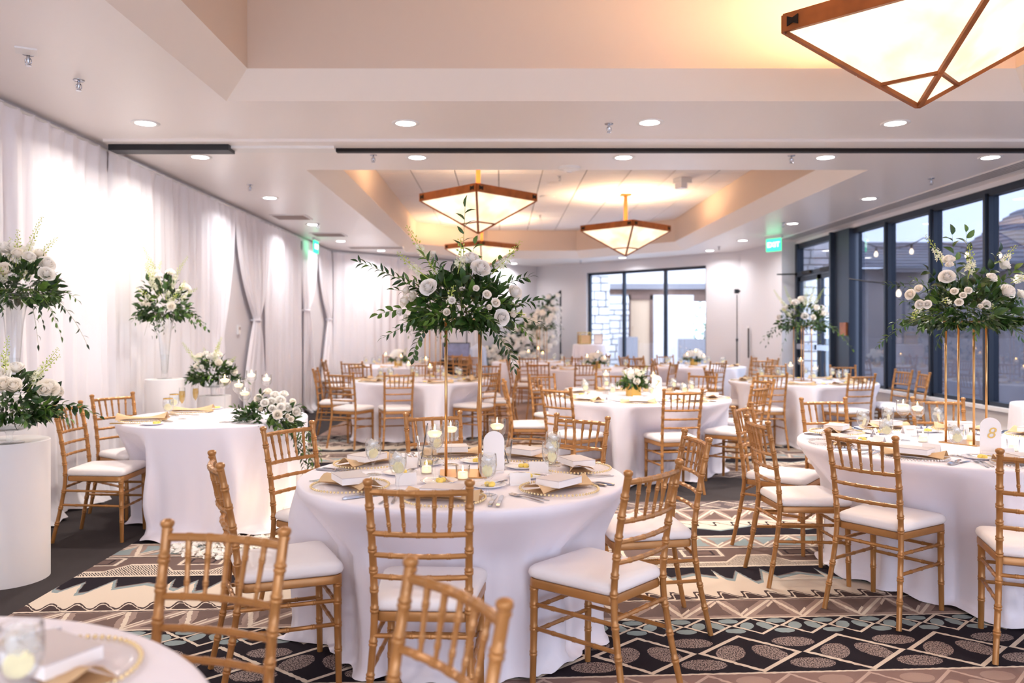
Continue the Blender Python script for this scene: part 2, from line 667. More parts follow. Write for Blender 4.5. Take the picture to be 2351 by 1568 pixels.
def tray(name, poly, xo, yo):
    inn = inset(poly, .212)
    n = len(poly)
    m1 = MB()
    vs = [(x, y, ZC) for x, y in poly] + [(x, y, ZC + .157) for x, y in inn]
    m1.add(vs, [((i + 1) % n, i, n + i, n + (i + 1) % n) for i in range(n)])
    m1.build('cove_bevel', M_TRAY, ceiling)
    m2 = MB()
    vs = [(x, y, ZC + .157) for x, y in inn] + [(x, y, ZT + .05) for x, y in inn]
    m2.add(vs, [((i + 1) % n, i, n + i, n + (i + 1) % n) for i in range(n)])
    m2.build('cove_side', M_COVE, ceiling)
    m3 = MB()
    m3.prism(inset(inn, -.02), ZT + .012, ZT + .04)
    m3.build('tile_grid', M_GRID, ceiling)
    xs = [p[0] for p in inn]
    ys = [p[1] for p in inn]
    T = .605
    i0 = int(math.floor((min(xs) - xo) / T)) - 1
    j0 = int(math.floor((min(ys) - yo) / T)) - 1
    for i in range(i0, i0 + 12):
        for j in range(j0, j0 + 20):
            x, y = xo + i * T, yo + j * T
            g = .007
            p = clip_poly([(x + g, y + g), (x + T - g, y + g), (x + T - g, y + T - g), (x + g, y + T - g)], inset(inn, .004))
            if len(p) >= 3:
                c = MB()
                c.prism(p, ZT + .001, ZT + .012)
                c.build('ceiling_tile', M_TILE, ceiling)
    return inn


IN2 = tray('tray', TRAY2, -1.247, 8.1)
# near tray: only its far rows could show, the rest is one board
inn = inset(TRAY1, .212)
m1 = MB()
m1.add([(x, y, ZC) for x, y in TRAY1] + [(x, y, ZC + .157) for x, y in inn], [((i + 1) % 4, i, 4 + i, 4 + (i + 1) % 4) for i in range(4)])
m1.build('cove_bevel', M_TRAY, ceiling)
m1 = MB()
m1.add([(x, y, ZC + .157) for x, y in inn] + [(x, y, ZT + .05) for x, y in inn], [((i + 1) % 4, i, 4 + i, 4 + (i + 1) % 4) for i in range(4)])
m1.build('cove_side', M_COVE, ceiling)
m1 = MB()
m1.prism(inset(inn, -.02), ZT + .04, ZT + .06)
m1.build('tray_lid', M_TRAY, ceiling)


def seg(mb, p, q, z0, z1, t):
    """wall piece from p to q (room on the left when walking), thickness t outwards"""
    p, q = Vector(p), Vector(q)
    d = (q - p).normalized()
    o = Vector((d.y, -d.x)) * t
    mb.prism([tuple(p + o), tuple(q + o), tuple(q), tuple(p)], z0, z1)
    return mb


TH = .16
struct('wall_left', seg(MB(), (XL, 15.7), (XL, -4), 0, ZC, TH), M_WALL)
mb = MB()
seg(mb, (XL, -4), (XR, -4), 0, .6, TH)
seg(mb, (XL, -4), (XR, -4), 2.85, ZC, TH)
seg(mb, (XL, -4), (XL + .5, -4), .6, 2.85, TH)
seg(mb, (XR - .4, -4), (XR, -4), .6, 2.85, TH)
struct('wall_rear', mb, M_WALL)  # unseen wall; its wide unglazed opening is added to let in frontal daylight
struct('wall_back_left', seg(MB(), (.885, 20), (XL, 15.7), 0, ZC, TH), M_WALL)
struct('wall_right_return', seg(seg(MB(), (XR, 14.3), (5.03, 14.3), 0, ZC, TH), (5.03, 14.3), (4.8, 16.0), 0, ZC, TH), M_WALL)
# wall with the far window
W0, W1 = Vector((2.02, 18.86)), Vector((4.25, 16.56))
A0, A1 = Vector((.885, 20.0)), Vector((4.8, 16.0))
dirb = (A1 - A0).normalized()
t0, t1 = (W0 - A0).dot(dirb), (W1 - A0).dot(dirb)
P0, P1 = A0 + dirb * t0, A0 + dirb * t1
mb = MB()
seg(mb, A1, P1, 0, ZC, TH)
seg(mb, P0, A0, 0, ZC, TH)
seg(mb, P1, P0, 2.76, ZC, TH)
seg(mb, P1, P0, 0, .08, TH)
struct('wall_back_right', mb, M_WALL)
win = thing('window_1', None, None)
win['kind'] = 'structure'
nb = Vector((dirb.y, -dirb.x))
if nb.y < 0:
    nb = -nb                                   # outwards
zb, zt = .08, 2.76
off = nb * .11
for k, tt in enumerate([0.0, (1437 - 1347) / 275 * .98, (1531 - 1347) / 275 * 1.0, 1.0]):
    p = P0 + (P1 - P0) * min(max(tt, .008), .992) + off
    MB().bar((p.x, p.y, zb), (p.x, p.y, zt), .06, .07, up=(nb.x, nb.y, 0)).build('mullion', M_FRAME, win)
for z, h in ((zb + .03, .06), (zt - .03, .06)):
    a, b_ = P0 + off, P1 + off
    MB().bar((a.x, a.y, z), (b_.x, b_.y, z), .07, h).build('frame_rail', M_FRAME, win)
cuts = [0, .3273, .669, 1]
for k in range(3):
    a, b_ = P0 + (P1 - P0) * cuts[k] + off, P0 + (P1 - P0) * cuts[k + 1] + off
    MB().bar((a.x, a.y, (zb + zt) / 2), (b_.x, b_.y, (zb + zt) / 2), .008, zt - zb).build('pane', M_PANE, win)

# ---------------- right window wall
mb = MB()
WY0 = -4.0
mb.box(XR, XR + TH, WY0, 12.0, 0, .56)
mb.box(XR, XR + TH, WY0, 14.3, 2.95, ZC)
struct('wall_right', mb, M_SILL)
mb = MB()
mb.box(XR - .05, XR + TH, WY0, 11.98, .56, .60)
struct('trim_1', mb, M_SILL)
posts = [11.97, 10.96, 9.81, 8.70, 7.58, 6.46, 5.34, 4.22, 3.10, 1.98, .86, -.26, -1.38, -2.5, -3.62]
wn = thing('window_2', None, None)
wn['kind'] = 'structure'
xf = XR + .03
for i, y in enumerate(posts[1:8]):
    MB().box(xf - .02, xf + .09, y - .055, y + .055, .60, 2.90).build('mullion', M_FRAME, wn)
    MB().box(xf - .045, xf - .02, y - .02, y + .02, .60, 2.90).build('mullion_fin', M_FRAME, wn)
MB().box(xf - .02, xf + .09, WY0, 12.0, 2.87, 2.95).build('frame_rail', M_FRAME, wn)
MB().box(xf - .02, xf + .09, WY0, 12.0, .60, .645).build('frame_rail', M_FRAME, wn)
for i in range(len(posts) - 1):
    MB().box(xf + .03, xf + .038, posts[i + 1] + .05, posts[i] - .05, .64, 2.875).build('pane', M_TINT, wn)
for y in posts[8:]:
    MB().box(xf - .02, xf + .09, y - .055, y + .055, .60, 2.90).build('mullion', M_FRAME, wn)
# dark corner post between the windows and the doors
cp = MB()
cp.box(XR - .06, XR + .14, 11.97, 12.56, 0, 2.95)
co = struct('trim_2', cp, M_FRAME)
MB().box(XR - .085, XR - .06, 12.02, 12.24, 1.33, 1.53).build('push_plate', M_COPPER, co)
MB().box(XR - .12, XR - .06, 12.50, 12.56, 0, 2.95).build('edge_strip', M_FRAME, co)
# ---------------- glazed double doors
D0, D1 = 12.56, 14.28
dr = thing('door_1', None, None)
dr['kind'] = 'structure'
MB().box(XR, XR + .1, D0, D1, 2.86, 2.95).build('door_header', M_FRAME, dr)
MB().box(XR - .02, XR + .1, D0, D1, 2.36, 2.44).build('transom_bar', M_FRAME, dr)
MB().box(XR - .02, XR + .1, D1 - .1, D1, 0, 2.95).build('door_jamb', M_FRAME, dr)
MB().box(XR - .02, XR + .1, D0, D0 + .06, 0, 2.95).build('door_jamb', M_FRAME, dr)
MB().box(XR + .04, XR + .048, D0 + .05, D1 - .09, 2.43, 2.87).build('transom_pane', M_TINT, dr)
mid = 13.27
for a, b_, s in ((D0 + .06, mid - .01, 1), (mid + .01, D1 - .1, -1)):
    for y in (a + .04, b_ - .04):
        MB().box(XR + .01, XR + .06, y - .04, y + .04, .01, 2.35).build('door_stile', M_FRAME, dr)
    MB().box(XR + .01, XR + .06, a, b_, .01, .2).build('door_rail', M_FRAME, dr)
    MB().box(XR + .01, XR + .06, a, b_, 2.27, 2.35).build('door_rail', M_FRAME, dr)
    MB().box(XR + .03, XR + .037, a + .07, b_ - .07, .19, 2.28).build('door_pane', M_PANE, dr)
    MB().box(XR - .05, XR - .01, a + .05, b_ - .05, 1.08, 1.17).build('push_bar', M_CHROME, dr)
    MB().box(XR - .05, XR - .01, (a + b_) / 2 - .2, (a + b_) / 2 + .15, 2.38, 2.44).build('door_closer', M_IRON, dr)
MB().tube([(XR - .02, D1 - .1, 2.41), (XR - .35, D1 - .02, 2.41)], .012).build('closer_arm', M_IRON, dr)

# ---------------- partition track across the ceiling
mb = MB()
mb.box(-3.30, 5.2, 6.60, 6.92, ZC - .022, ZC)
struct('beam_1', mb, M_CEIL)
tk = thing('partition_track', 'slim dark partition track running across the ceiling above the drape corner', 'track', (0, 6.75, ZC - .022))
MB().box(-3.30, -2.29, -.06, .10, -.05, 0).build('open_track', M_BLACK, tk)['label'] = 'black open length of track'
MB().box(-2.29, -1.42, .0, .17, -.022, 0).build('track_cover', M_WHITE, tk)
MB().box(-1.42, 5.2, .09, .155, -.03, 0).build('track_slot', M_IRON, tk)
# linear slot vent beside the windows
sv = thing('slot_vent', 'long pale linear slot vent in the ceiling along the window wall', 'vent', (4.98, 0, ZC))
MB().box(-.13, .13, 2.0, 14.0, -.008, 0).build('vent_plate', M_CEIL, sv)
for k in range(5):
    MB().box(-.100 + k * .045, -.089 + k * .045, 2.1, 13.9, -.0105, -.008).build('slot', M_VENTD, sv)


# ================================================================ ceiling fittings
def downlight(x, y, label):
    t = thing('downlight', label, 'ceiling light', (x, y, ZC), group='recessed downlights')
    MB().lathe([(.075, -.006), (.098, -.010), (.105, -.004), (.105, 0)], 28).build('trim_ring', M_WHITE, t, True)
    MB().lathe([(.0, -.004), (.076, -.0045)], 28).build('lens', M_LENS, t)


DL_LAB = ['first downlight of the near row, above the white drapes', 'second downlight of the near row, in front of the track cover',
          'third downlight of the near row, beside the silver sprinkler', 'last downlight of the near row, below the big corner lamp',
          'downlight just beyond the black track by the drapes', 'downlight beyond the track, above the centrepiece flowers',
          'downlight beyond the track next to the smoke detector', 'downlight beyond the track near the slot vent side sprinkler',
          'downlight beyond the track closest to the windows',
          'drape-side downlight first along the wall beyond the track', 'drape-side downlight between the two ceiling grilles',
          'drape-side downlight after the second grille', 'drape-side downlight deepest in the room',
          'window-side downlight above the tall window posts', 'window-side downlight just before the green exit sign',
          'window-side downlight just past the exit sign', 'window-side downlight over the pale wall by the camera pole',
          'deep downlight under the tip of the second hanging lamp', 'deep downlight behind the tall centrepiece flowers']
for (x, y), lab in zip(DOWNLIGHTS_AND_FILL, DL_LAB):
    downlight(x, y, lab)


def sprinkler(x, y, z, label):
    t = thing('sprinkler', label, 'sprinkler', (x, y, z), group='fire sprinklers')
    MB().lathe([(.0, -.004), (.03, -.006), (.034, -.002), (.034, 0)], 18).build('escutcheon', M_CHROME, t, True)
    b = MB()
    b.lathe([(.008, -.004), (.011, -.03), (.006, -.05), (.003, -.06)], 8)
    b.tube([(.004, 0, -.02), (.018, 0, -.034), (.018, 0, -.05), (.003, 0, -.066)], .003, 5)
    b.tube([(-.004, 0, -.02), (-.018, 0, -.034), (-.018, 0, -.05), (-.003, 0, -.066)], .003, 5)
    b.build('sprinkler_head', M_CHROME, t, True)
    MB().lathe([(.0, -.07), (.017, -.069), (.017, -.066), (.0, -.065)], 12).build('deflector', M_CHROME, t)


SPK = [((65, 124), 'sprinkler on a square white plate above the drapes'), ((181, 184), 'bare sprinkler in the near ceiling corner by the drapes'),
       ((1398, 284), 'sprinkler beside the third downlight of the near row'), ((857, 356), 'sprinkler beyond the track, left of the smoke detector'),
       ((1817, 357), 'sprinkler beyond the track, right of the tile ceiling'), ((574, 424), 'sprinkler in the drape-side ceiling beyond the track'),
       ((2138, 409), 'sprinkler close to the slot vent above the windows'), ((729, 514), 'sprinkler beside a drape-side downlight far back'),
       ((1798, 511), 'sprinkler beside a window-side downlight near the exit sign'), ((1651, 566), 'sprinkler over the far pale wall'),
       ((1333, 598), 'small sprinkler in front of the far floral arch')]
for (px, py), lab in SPK:
    p = at_z(px, py, ZC)
    sprinkler(p.x, p.y, ZC, lab)
p = at_z(65, 118, ZC)
pl = MB().box(-.055, .055, -.055, .055, -.010, 0).build('cover_plate', M_WHITE, None, False, (p.x, p.y - .02, ZC), .5)
tag(pl, 'square white cover plate on the ceiling around a sprinkler', 'cover plate')
for px, py in ((1285, 404), (1240, 494)):
    p = at_z(px, py, ZT)
    sprinkler(p.x, p.y, ZT, 'sprinkler in the %s row of the tray tiles' % ('near' if py < 450 else 'middle'))
# smoke detector
p = at_z(1307, 384, ZC)
t = thing('smoke_detector', 'round white smoke detector on the ceiling edge before the tray', 'smoke detector', (p.x, p.y, ZC))
MB().lathe([(.0, -.045), (.05, -.043), (.06, -.032), (.105, -.022), (.108, 0)], 28).build('housing', M_WHITE, t, 40)
MB().lathe([(.0, -.052), (.024, -.050), (.026, -.044)], 16).build('sensor_cap', M_CERAM, t, True)
# speaker / disc grilles on the tiles
for px, py, r, lab in ((1272, 421, .11, 'flat round ceiling speaker nearest in the tray tiles'), (1257, 451, .12, 'larger round ceiling disc amid the tray tiles'),
                       (1240, 487, .12, 'round ceiling disc beside the middle tray sprinkler'), (1232, 506, .11, 'round ceiling disc deeper in the tray tiles'), (1222, 517, .09, 'last round ceiling disc near the tray end'),
                       (1470, 481, .15, 'round ceiling plate by the second hanging lamp stem')):
    p = at_z(px, py, ZT)
    t = thing('ceiling_speaker', lab, 'ceiling speaker', (p.x, p.y, ZT))
    MB().lathe([(.0, -.006), (r * .9, -.007), (r, -.003), (r, 0.001)], 24).build('grille', M_TILE, t, True)
    MB().lathe([(r * .93, -.008), (r, -.009), (r * 1.04, -.003)], 24).build('rim', M_WHITE, t, True)
# projector-like white unit
p = at_z(1567, 410, ZT)
t = thing('wall_projector', 'small white box unit hung under the tray tiles', 'projector', (p.x, p.y, ZT), .5)
MB().box(-.10, .10, -.09, .09, -.07, 0).build('housing', M_WHITE, t)
MB().box(-.09, .02, -.08, .06, -.15, -.07).build('tilted_head', M_CERAM, t)
# brown return grilles on the drape side
for (x0, x1, y0, y1), lab in (((-3.16, -2.72, 10.95, 11.35), 'brown ceiling grille nearer along the drapes'), ((-3.1, -2.62, 13.0, 13.4), 'brown ceiling grille further along the drapes'), ((-2.9, -1.9, 15.15, 15.4), 'thin brown ceiling grille at the drape corner')):
    t = thing('ceiling_grille', lab, 'vent', ((x0 + x1) / 2, (y0 + y1) / 2, ZC))
    hx, hy = (x1 - x0) / 2, (y1 - y0) / 2
    m_ = MB()
    m_.box(-hx - .03, hx + .03, -hy - .03, -hy, -.012, 0).box(-hx - .03, hx + .03, hy, hy + .03, -.012, 0)
    m_.box(-hx - .03, -hx, -hy, hy, -.012, 0).box(hx, hx + .03, -hy, hy, -.012, 0)
    m_.build('grille_frame', M_WHITE, t)
    MB().box(-hx, hx, -hy, hy, -.004, 0).build('backing', M_VENTD, t)
    for k in range(9):
        yy = -hy + (k + .5) * 2 * hy / 9
        MB().bar((-hx, yy, -.007), (hx, yy, -.007), .028, .004, up=(0, .5, .85)).build('slat', M_VENT, t)


# exit signs
M_EXIT = emission('exit_sign_green', (60, 225, 150), 1.1)
M_EXITT = emission('exit_sign_letters', (225, 255, 240), 1.8)


def text_mesh(body, size, extrude, mat, shear=0):
    cu = bpy.data.curves.new('lettering', 'FONT')
    cu.body = body
    cu.size = size
    cu.extrude = extrude
    cu.shear = shear
    cu.align_x = 'CENTER'
    cu.align_y = 'CENTER'
    cu.resolution_u = 3
    o = bpy.data.objects.new('lettering', cu)
    me = bpy.data.meshes.new_from_object(o)
    bpy.data.objects.remove(o)
    bpy.data.curves.remove(cu)
    me.materials.clear()
    me.materials.append(mat)
    return me


def exit_sign(x, y, z, rz, label):
    t = thing('exit_sign', label, 'exit sign', (x, y, z), rz)
    MB().box(-.14, .14, -.012, .012, -.26, -.05).build('sign_panel', M_EXIT, t)
    MB().box(-.16, .16, -.025, .025, -.05, 0).build('housing', M_WHITE, t)
    for s in (-1, 1):
        o = link('lettering', text_mesh('EXIT', .12, .002, M_EXITT))
        o.parent = t
        o.location = (0, s * -.015, -.155)
        o.rotation_euler = (PI / 2, 0, 0 if s > 0 else PI)
    return t


exit_sign(4.58, 13.4, ZC, -.95, 'green lit EXIT sign hanging from the ceiling near the glass doors')
exit_sign(-3.20, 13.75, ZC, PI / 2 - .02, 'green EXIT sign seen edge-on above the tied drapes')


# ================================================================ pyramid pendant lamps
def pendant(x, y, label):
    R = .715
    zt, zb_, za = 3.095, 3.0, 2.61
    t = thing('pendant_lamp', label, 'ceiling lamp', (x, y, 0), 0, 'inverted pyramid lamps')
    cor = [(R, 0), (0, R), (-R, 0), (0, -R)]
    for i in range(4):
        a, b_ = Vector((*cor[i], (zt + zb_) / 2)), Vector((*cor[(i + 1) % 4], (zt + zb_) / 2))
        MB().bar(a, b_, .034, zt - zb_).build('frame_beam', M_COPPER, t)
        d = (b_ - a).normalized()
        n_ = Vector((d.y, -d.x, 0))
        for p, s in ((a, 1), (b_, -1)):                    # bow-tie iron keys at the corners
            c = p + d * s * .055 + n_ * .018
            k = MB()
            vs = []
            for dx, dz in ((-.03, .026), (0, .013), (.03, .026), (.03, -.026), (0, -.013), (-.03, -.026)):
                vs += [c + d * dx + Vector((0, 0, dz)), c + d * dx + Vector((0, 0, dz)) + n_ * .006]
            fr = tuple(range(1, 12, 2))
            bk = tuple(range(10, -1, -2))
            k.add(vs, [fr, bk] + [(2 * j, 2 * ((j + 1) % 6), 2 * ((j + 1) % 6) + 1, 2 * j + 1) for j in range(6)])
            k.build('corner_key', M_IRON, t)
        # rib from the corner to the tip
        top = Vector((cor[i][0] * .985, cor[i][1] * .985, zb_))
        tip = Vector((0, 0, za))
        MB().bar(top, tip + Vector((cor[i][0] * .01, cor[i][1] * .01, 0)), .026, .022).build('rib', M_COPPER, t)
        # alabaster pane and tip pane
        nx = Vector((cor[(i + 1) % 4][0] * .985, cor[(i + 1) % 4][1] * .985, zb_))
        f = .70
        q0, q1 = top.lerp(tip, f), nx.lerp(tip, f)
        inw = Vector((0, 0, .012))
        pm = MB()
        pm.add([top + inw, nx + inw, q1 + inw, q0 + inw, top, nx, q1, q0], [(0, 1, 2, 3), (7, 6, 5, 4), (0, 3, 7, 4), (1, 5, 6, 2), (0, 4, 5, 1), (3, 2, 6, 7)])
        pm.build('glass_panel', M_LAMPG, t)
        pm = MB()
        pm.add([q0 + inw, q1 + inw, tip + inw, q0, q1, tip], [(0, 1, 2), (5, 4, 3), (0, 3, 4, 1), (1, 4, 5, 2), (2, 5, 3, 0)])
        pm.build('tip_panel', M_LAMPG, t)
        MB().bar(q0 - inw * .5, q1 - inw * .5, .018, .016).build('cross_bar', M_COPPER, t)
    # two bars across the open top carry the stem
    MB().bar((-R, 0, zb_ + .03), (R, 0, zb_ + .03), .03, .04).build('carrier_bar', M_COPPER, t)
    MB().box(-.028, .028, -.028, .028, zb_ + .03, ZT - .02).build('stem', M_COPPER, t)
    MB().box(-.085, .085, -.085, .085, ZT - .025, ZT).build('canopy_plate', M_COPPER, t)
    for i, (dx, dy) in enumerate(((.25, .2), (-.25, -.2), (.2, -.25), (-.2, .25))):
        ld = bpy.data.lights.new('lamp_bulb', 'POINT')
        ld.energy = LAMP_W
        ld.color = (1.0, .74, .47)
        ld.shadow_soft_size = .07
        lo = bpy.data.objects.new('lamp_bulb', ld)
        COL.objects.link(lo)
        lo.location = (x + dx, y + dy, 2.98)


LAMP_W = 9.0


def lamp_glass():
    m = bpy.data.materials.new('alabaster_glass')
    m.use_nodes = True
    nt = m.node_tree
    b = nt.nodes['Principled BSDF']
    b.inputs['Base Color'].default_value = lin((250, 236, 212)) + (1,)
    b.inputs['Roughness'].default_value = .35
    tc = nt.nodes.new('ShaderNodeTexCoord')
    n = nt.nodes.new('ShaderNodeTexNoise')
    n.inputs['Scale'].default_value = 4
    n.inputs['Detail'].default_value = 4
    nt.links.new(tc.outputs['Object'], n.inputs['Vector'])
    cr = nt.nodes.new('ShaderNodeValToRGB')
    cr.color_ramp.elements[0].position = .35
    cr.color_ramp.elements[0].color = lin((255, 214, 150)) + (1,)
    cr.color_ramp.elements[1].position = .62
    cr.color_ramp.elements[1].color = lin((255, 244, 222)) + (1,)
    nt.links.new(n.outputs['Fac'], cr.inputs[0])
    nt.links.new(cr.outputs[0], b.inputs['Emission Color'])
    b.inputs['Emission Strength'].default_value = .40
    return m


M_LAMPG = lamp_glass()
pendant(2.22, 4.24, 'large glowing inverted pyramid lamp closest overhead, over the front tables')
pendant(-.284, 9.82, 'copper-framed pyramid lamp hanging directly above the centrepiece flowers')
pendant(2.0, 12.83, 'copper-framed pyramid lamp hung alone under the tile ceiling, mid-room')
pendant(-.385, 15.66, 'deepest pyramid lamp, half hidden behind the centrepiece flowers')

# ================================================================ drapes
def drape(label, p, q, seed, tie=None, spread=1.0, band=True, hem=.10, seam=False):
    """hanging panel from p to q (x, y), room side to the left of p->q reversed; tie = (metres along, height, width, keep)"""
    p, q = Vector(p), Vector(q)
    L = (q - p).length
    d = (q - p).normalized()
    n = Vector((-d.y, d.x))                     # into the room
    r = random.Random(seed)
    ph = [r.random() * 6.28 for _ in range(8)]
    wob = [r.uniform(.8, 1.2) for _ in range(4)]

    def fold(s):
        return (.5 * math.sin(2 * PI * s / (.21 * wob[0]) + 1.6 * math.sin(s * 1.9 + ph[0])) + .3 * math.sin(2 * PI * s / (.47 * wob[1]) + ph[1])
                + .28 * math.sin(2 * PI * s / (.093 * wob[2]) + ph[2] + 1.2 * math.sin(s * 2.7)) + .35 * math.sin(2 * PI * s / 1.15 + ph[3]))

    H = 2.965

    def fn(u, v):
        z = H * (1 - v)
        s = u * L
        amp = .028 + .028 * v + .012 * math.sin(s * 3 + ph[4])
        along = s + .02 * math.sin(v * 5 + s * 4 + ph[5]) * v
        out = .055 + amp * fold(s + .03 * math.sin(v * 3 + ph[6] + s))
        if v < .02:
            out = .05 + .012 * math.sin(2 * PI * s / .035)
        elif v < .06:
            out = .05 + .02 * fold(s) + .008 * math.sin(2 * PI * s / .06)
        if tie:
            yt, zt, wd, keep = tie
            if z >= zt:
                g = (max(0.0, H - z) / (H - zt)) ** 2.2
            else:
                g = 1 - (1 - keep) * min(1, (zt - z) / 1.0) ** .8
            tgt = yt + (u - .5) * wd
            along = s * (1 - g) + tgt * g
            k = math.exp(-((z - zt) / .12) ** 2)
            out = out * (1 - .45 * k) + .02 * k + .05 * g * (1 - abs(u - .5) * 1.6)
        if v > .965:
            t = min(1.0, (v - .965) / .035)
            out += hem * t * (.7 + .6 * math.sin(s * 9 + ph[7]))
            z = max(.006, .1 * (1 - t) ** 1.5 + .012 + .01 * math.sin(s * 23))
        c = p + d * along + n * max(out, .008)
        return (c.x, c.y, z)

    mb = MB()
    mb.sheet(fn, max(40, int(L * 34 * spread)), 40)
    o = thing('drape_panel', label, 'curtain', (0, 0, 0), 0, 'white wall drapes')
    mb.build('curtain', M_DRAPE, o, True)
    MB().tube([(p.x + n.x * .05, p.y + n.y * .05, 2.955), (q.x + n.x * .05, q.y + n.y * .05, 2.955)], .012, 8).build('rod', M_WHITE, o, True)
    if tie and band:
        c = p + d * tie[0] + n * .05
        tb = MB()
        pts = []
        for k in range(13):
            a = 2 * PI * k / 12
            pts.append((c.x + d.x * math.cos(a) * (tie[2] / 2 + .015) + n.x * math.sin(a) * .06, c.y + d.y * math.cos(a) * (tie[2] / 2 + .015) + n.y * math.sin(a) * .06, tie[1]))
        tb.tube(pts, .014, 6).build('tieback', M_DRAPE, o, True)
    return o


XW = XL
drape('long white drape panel nearest, behind the white pedestals', (XW, 6.80), (XW, -1.5), 1)
drape('white drape panel from the black track to the first opening', (XW, 9.20), (XW, 6.84), 2)
drape('white drape swept aside at the near edge of the doorway opening', (XW, 10.08), (XW, 9.2), 3, tie=(.62, 1.35, .46, 1.0), band=False)
drape('white drape gathered by a tieback beyond the doorway opening', (XW, 11.45), (XW, 10.1), 4, tie=(.52, 1.55, .20, .35))
drape('white drape panel beneath the ceiling grilles', (XW, 13.45), (XW, 11.4), 5)
drape('white drape gathered just before the room corner', (XW, 14.6), (XW, 13.45), 6, tie=(.85, 1.75, .3, .5))
drape('white drape gathered in the room corner below the green glow', (XW + .02, 15.68), (XW, 14.62), 7, tie=(.18, 1.62, .22, .4))
drape('white drape wall across the angled back wall', (-.62, 18.49), (XW + .06, 15.76), 8, spread=.8)
# thermostat on the wall in the doorway opening
t = thing('thermostat', 'small white thermostat on the wall between tied drapes', 'thermostat', (XL, 10.35, 1.42))
MB().box(0, .022, -.045, .045, -.06, .06).build('housing', M_WHITE, t)
MB().box(.022, .027, -.025, .025, 0, .035).build('display', M_VENT, t)

# ================================================================ gold ballroom chairs
BACK_Y = -.268


def catmull(pts, n):
    pts = [Vector(p) for p in pts]
    P = [pts[0] * 2 - pts[1]] + pts + [pts[-1] * 2 - pts[-2]]
    out = []
    for i in range(1, len(P) - 2):
        for k in range(n):
            t = k / n
            a, b_, c, d = P[i - 1], P[i], P[i + 1], P[i + 2]
            out.append(.5 * ((2 * b_) + (c - a) * t + (2 * a - 5 * b_ + 4 * c - d) * t * t + (3 * b_ - a - 3 * c + d) * t ** 3))
    out.append(P[-2])
    return out


def bamboo(path, r0, r1, rings, seg=9, ring=.0030, dbl=.0058):
    """tapered rod along a path with double rings at the given arc lengths"""
    L = [0]
    for i in range(1, len(path)):
        L.append(L[-1] + (path[i] - path[i - 1]).length)
    tot = L[-1]

    def pos(s):
        s = min(max(s, 0), tot)
        for i in range(1, len(L)):
            if s <= L[i]:
                return path[i - 1].lerp(path[i], (s - L[i - 1]) / max(L[i] - L[i - 1], 1e-9))
        return path[-1]
    st = {0.0: 0, tot: 0}
    for s in L:
        st.setdefault(round(s, 5), 0)
    for c in rings:
        for o_, e in ((-2.2, 0), (-1.4, 1), (-.5, 1), (0, .15), (.5, 1), (1.4, 1), (2.2, 0)):
            st[round(c + o_ * dbl, 5)] = e * ring
    ss = sorted(s for s in st if 0 <= s <= tot + 1e-6)
    keep = []
    for s in ss:
        if st[s] == 0 and any(abs(s - c) < 2.1 * dbl for c in rings):
            continue
        keep.append(s)
    pts = [pos(s) for s in keep]
    rad = [r0 + (r1 - r0) * (s / tot) + st[s] for s in keep]
    m_ = MB()
    m_.tube(pts, rad, seg)
    return m_


def post_at(z, s):
    zz = [0, .25, .44, .66, .90]
    xx = [.190, .172, .164, .1665, .1725]
    yy = [-.272, -.222, -.2, -.222, BACK_Y]
    for i in range(4):
        if z <= zz[i + 1]:
            t = (z - zz[i]) / (zz[i + 1] - zz[i])
            return Vector((s * (xx[i] + (xx[i + 1] - xx[i]) * t), yy[i] + (yy[i + 1] - yy[i]) * t, z))
    return Vector((s * xx[4], yy[4], z))


CH_PARTS = []


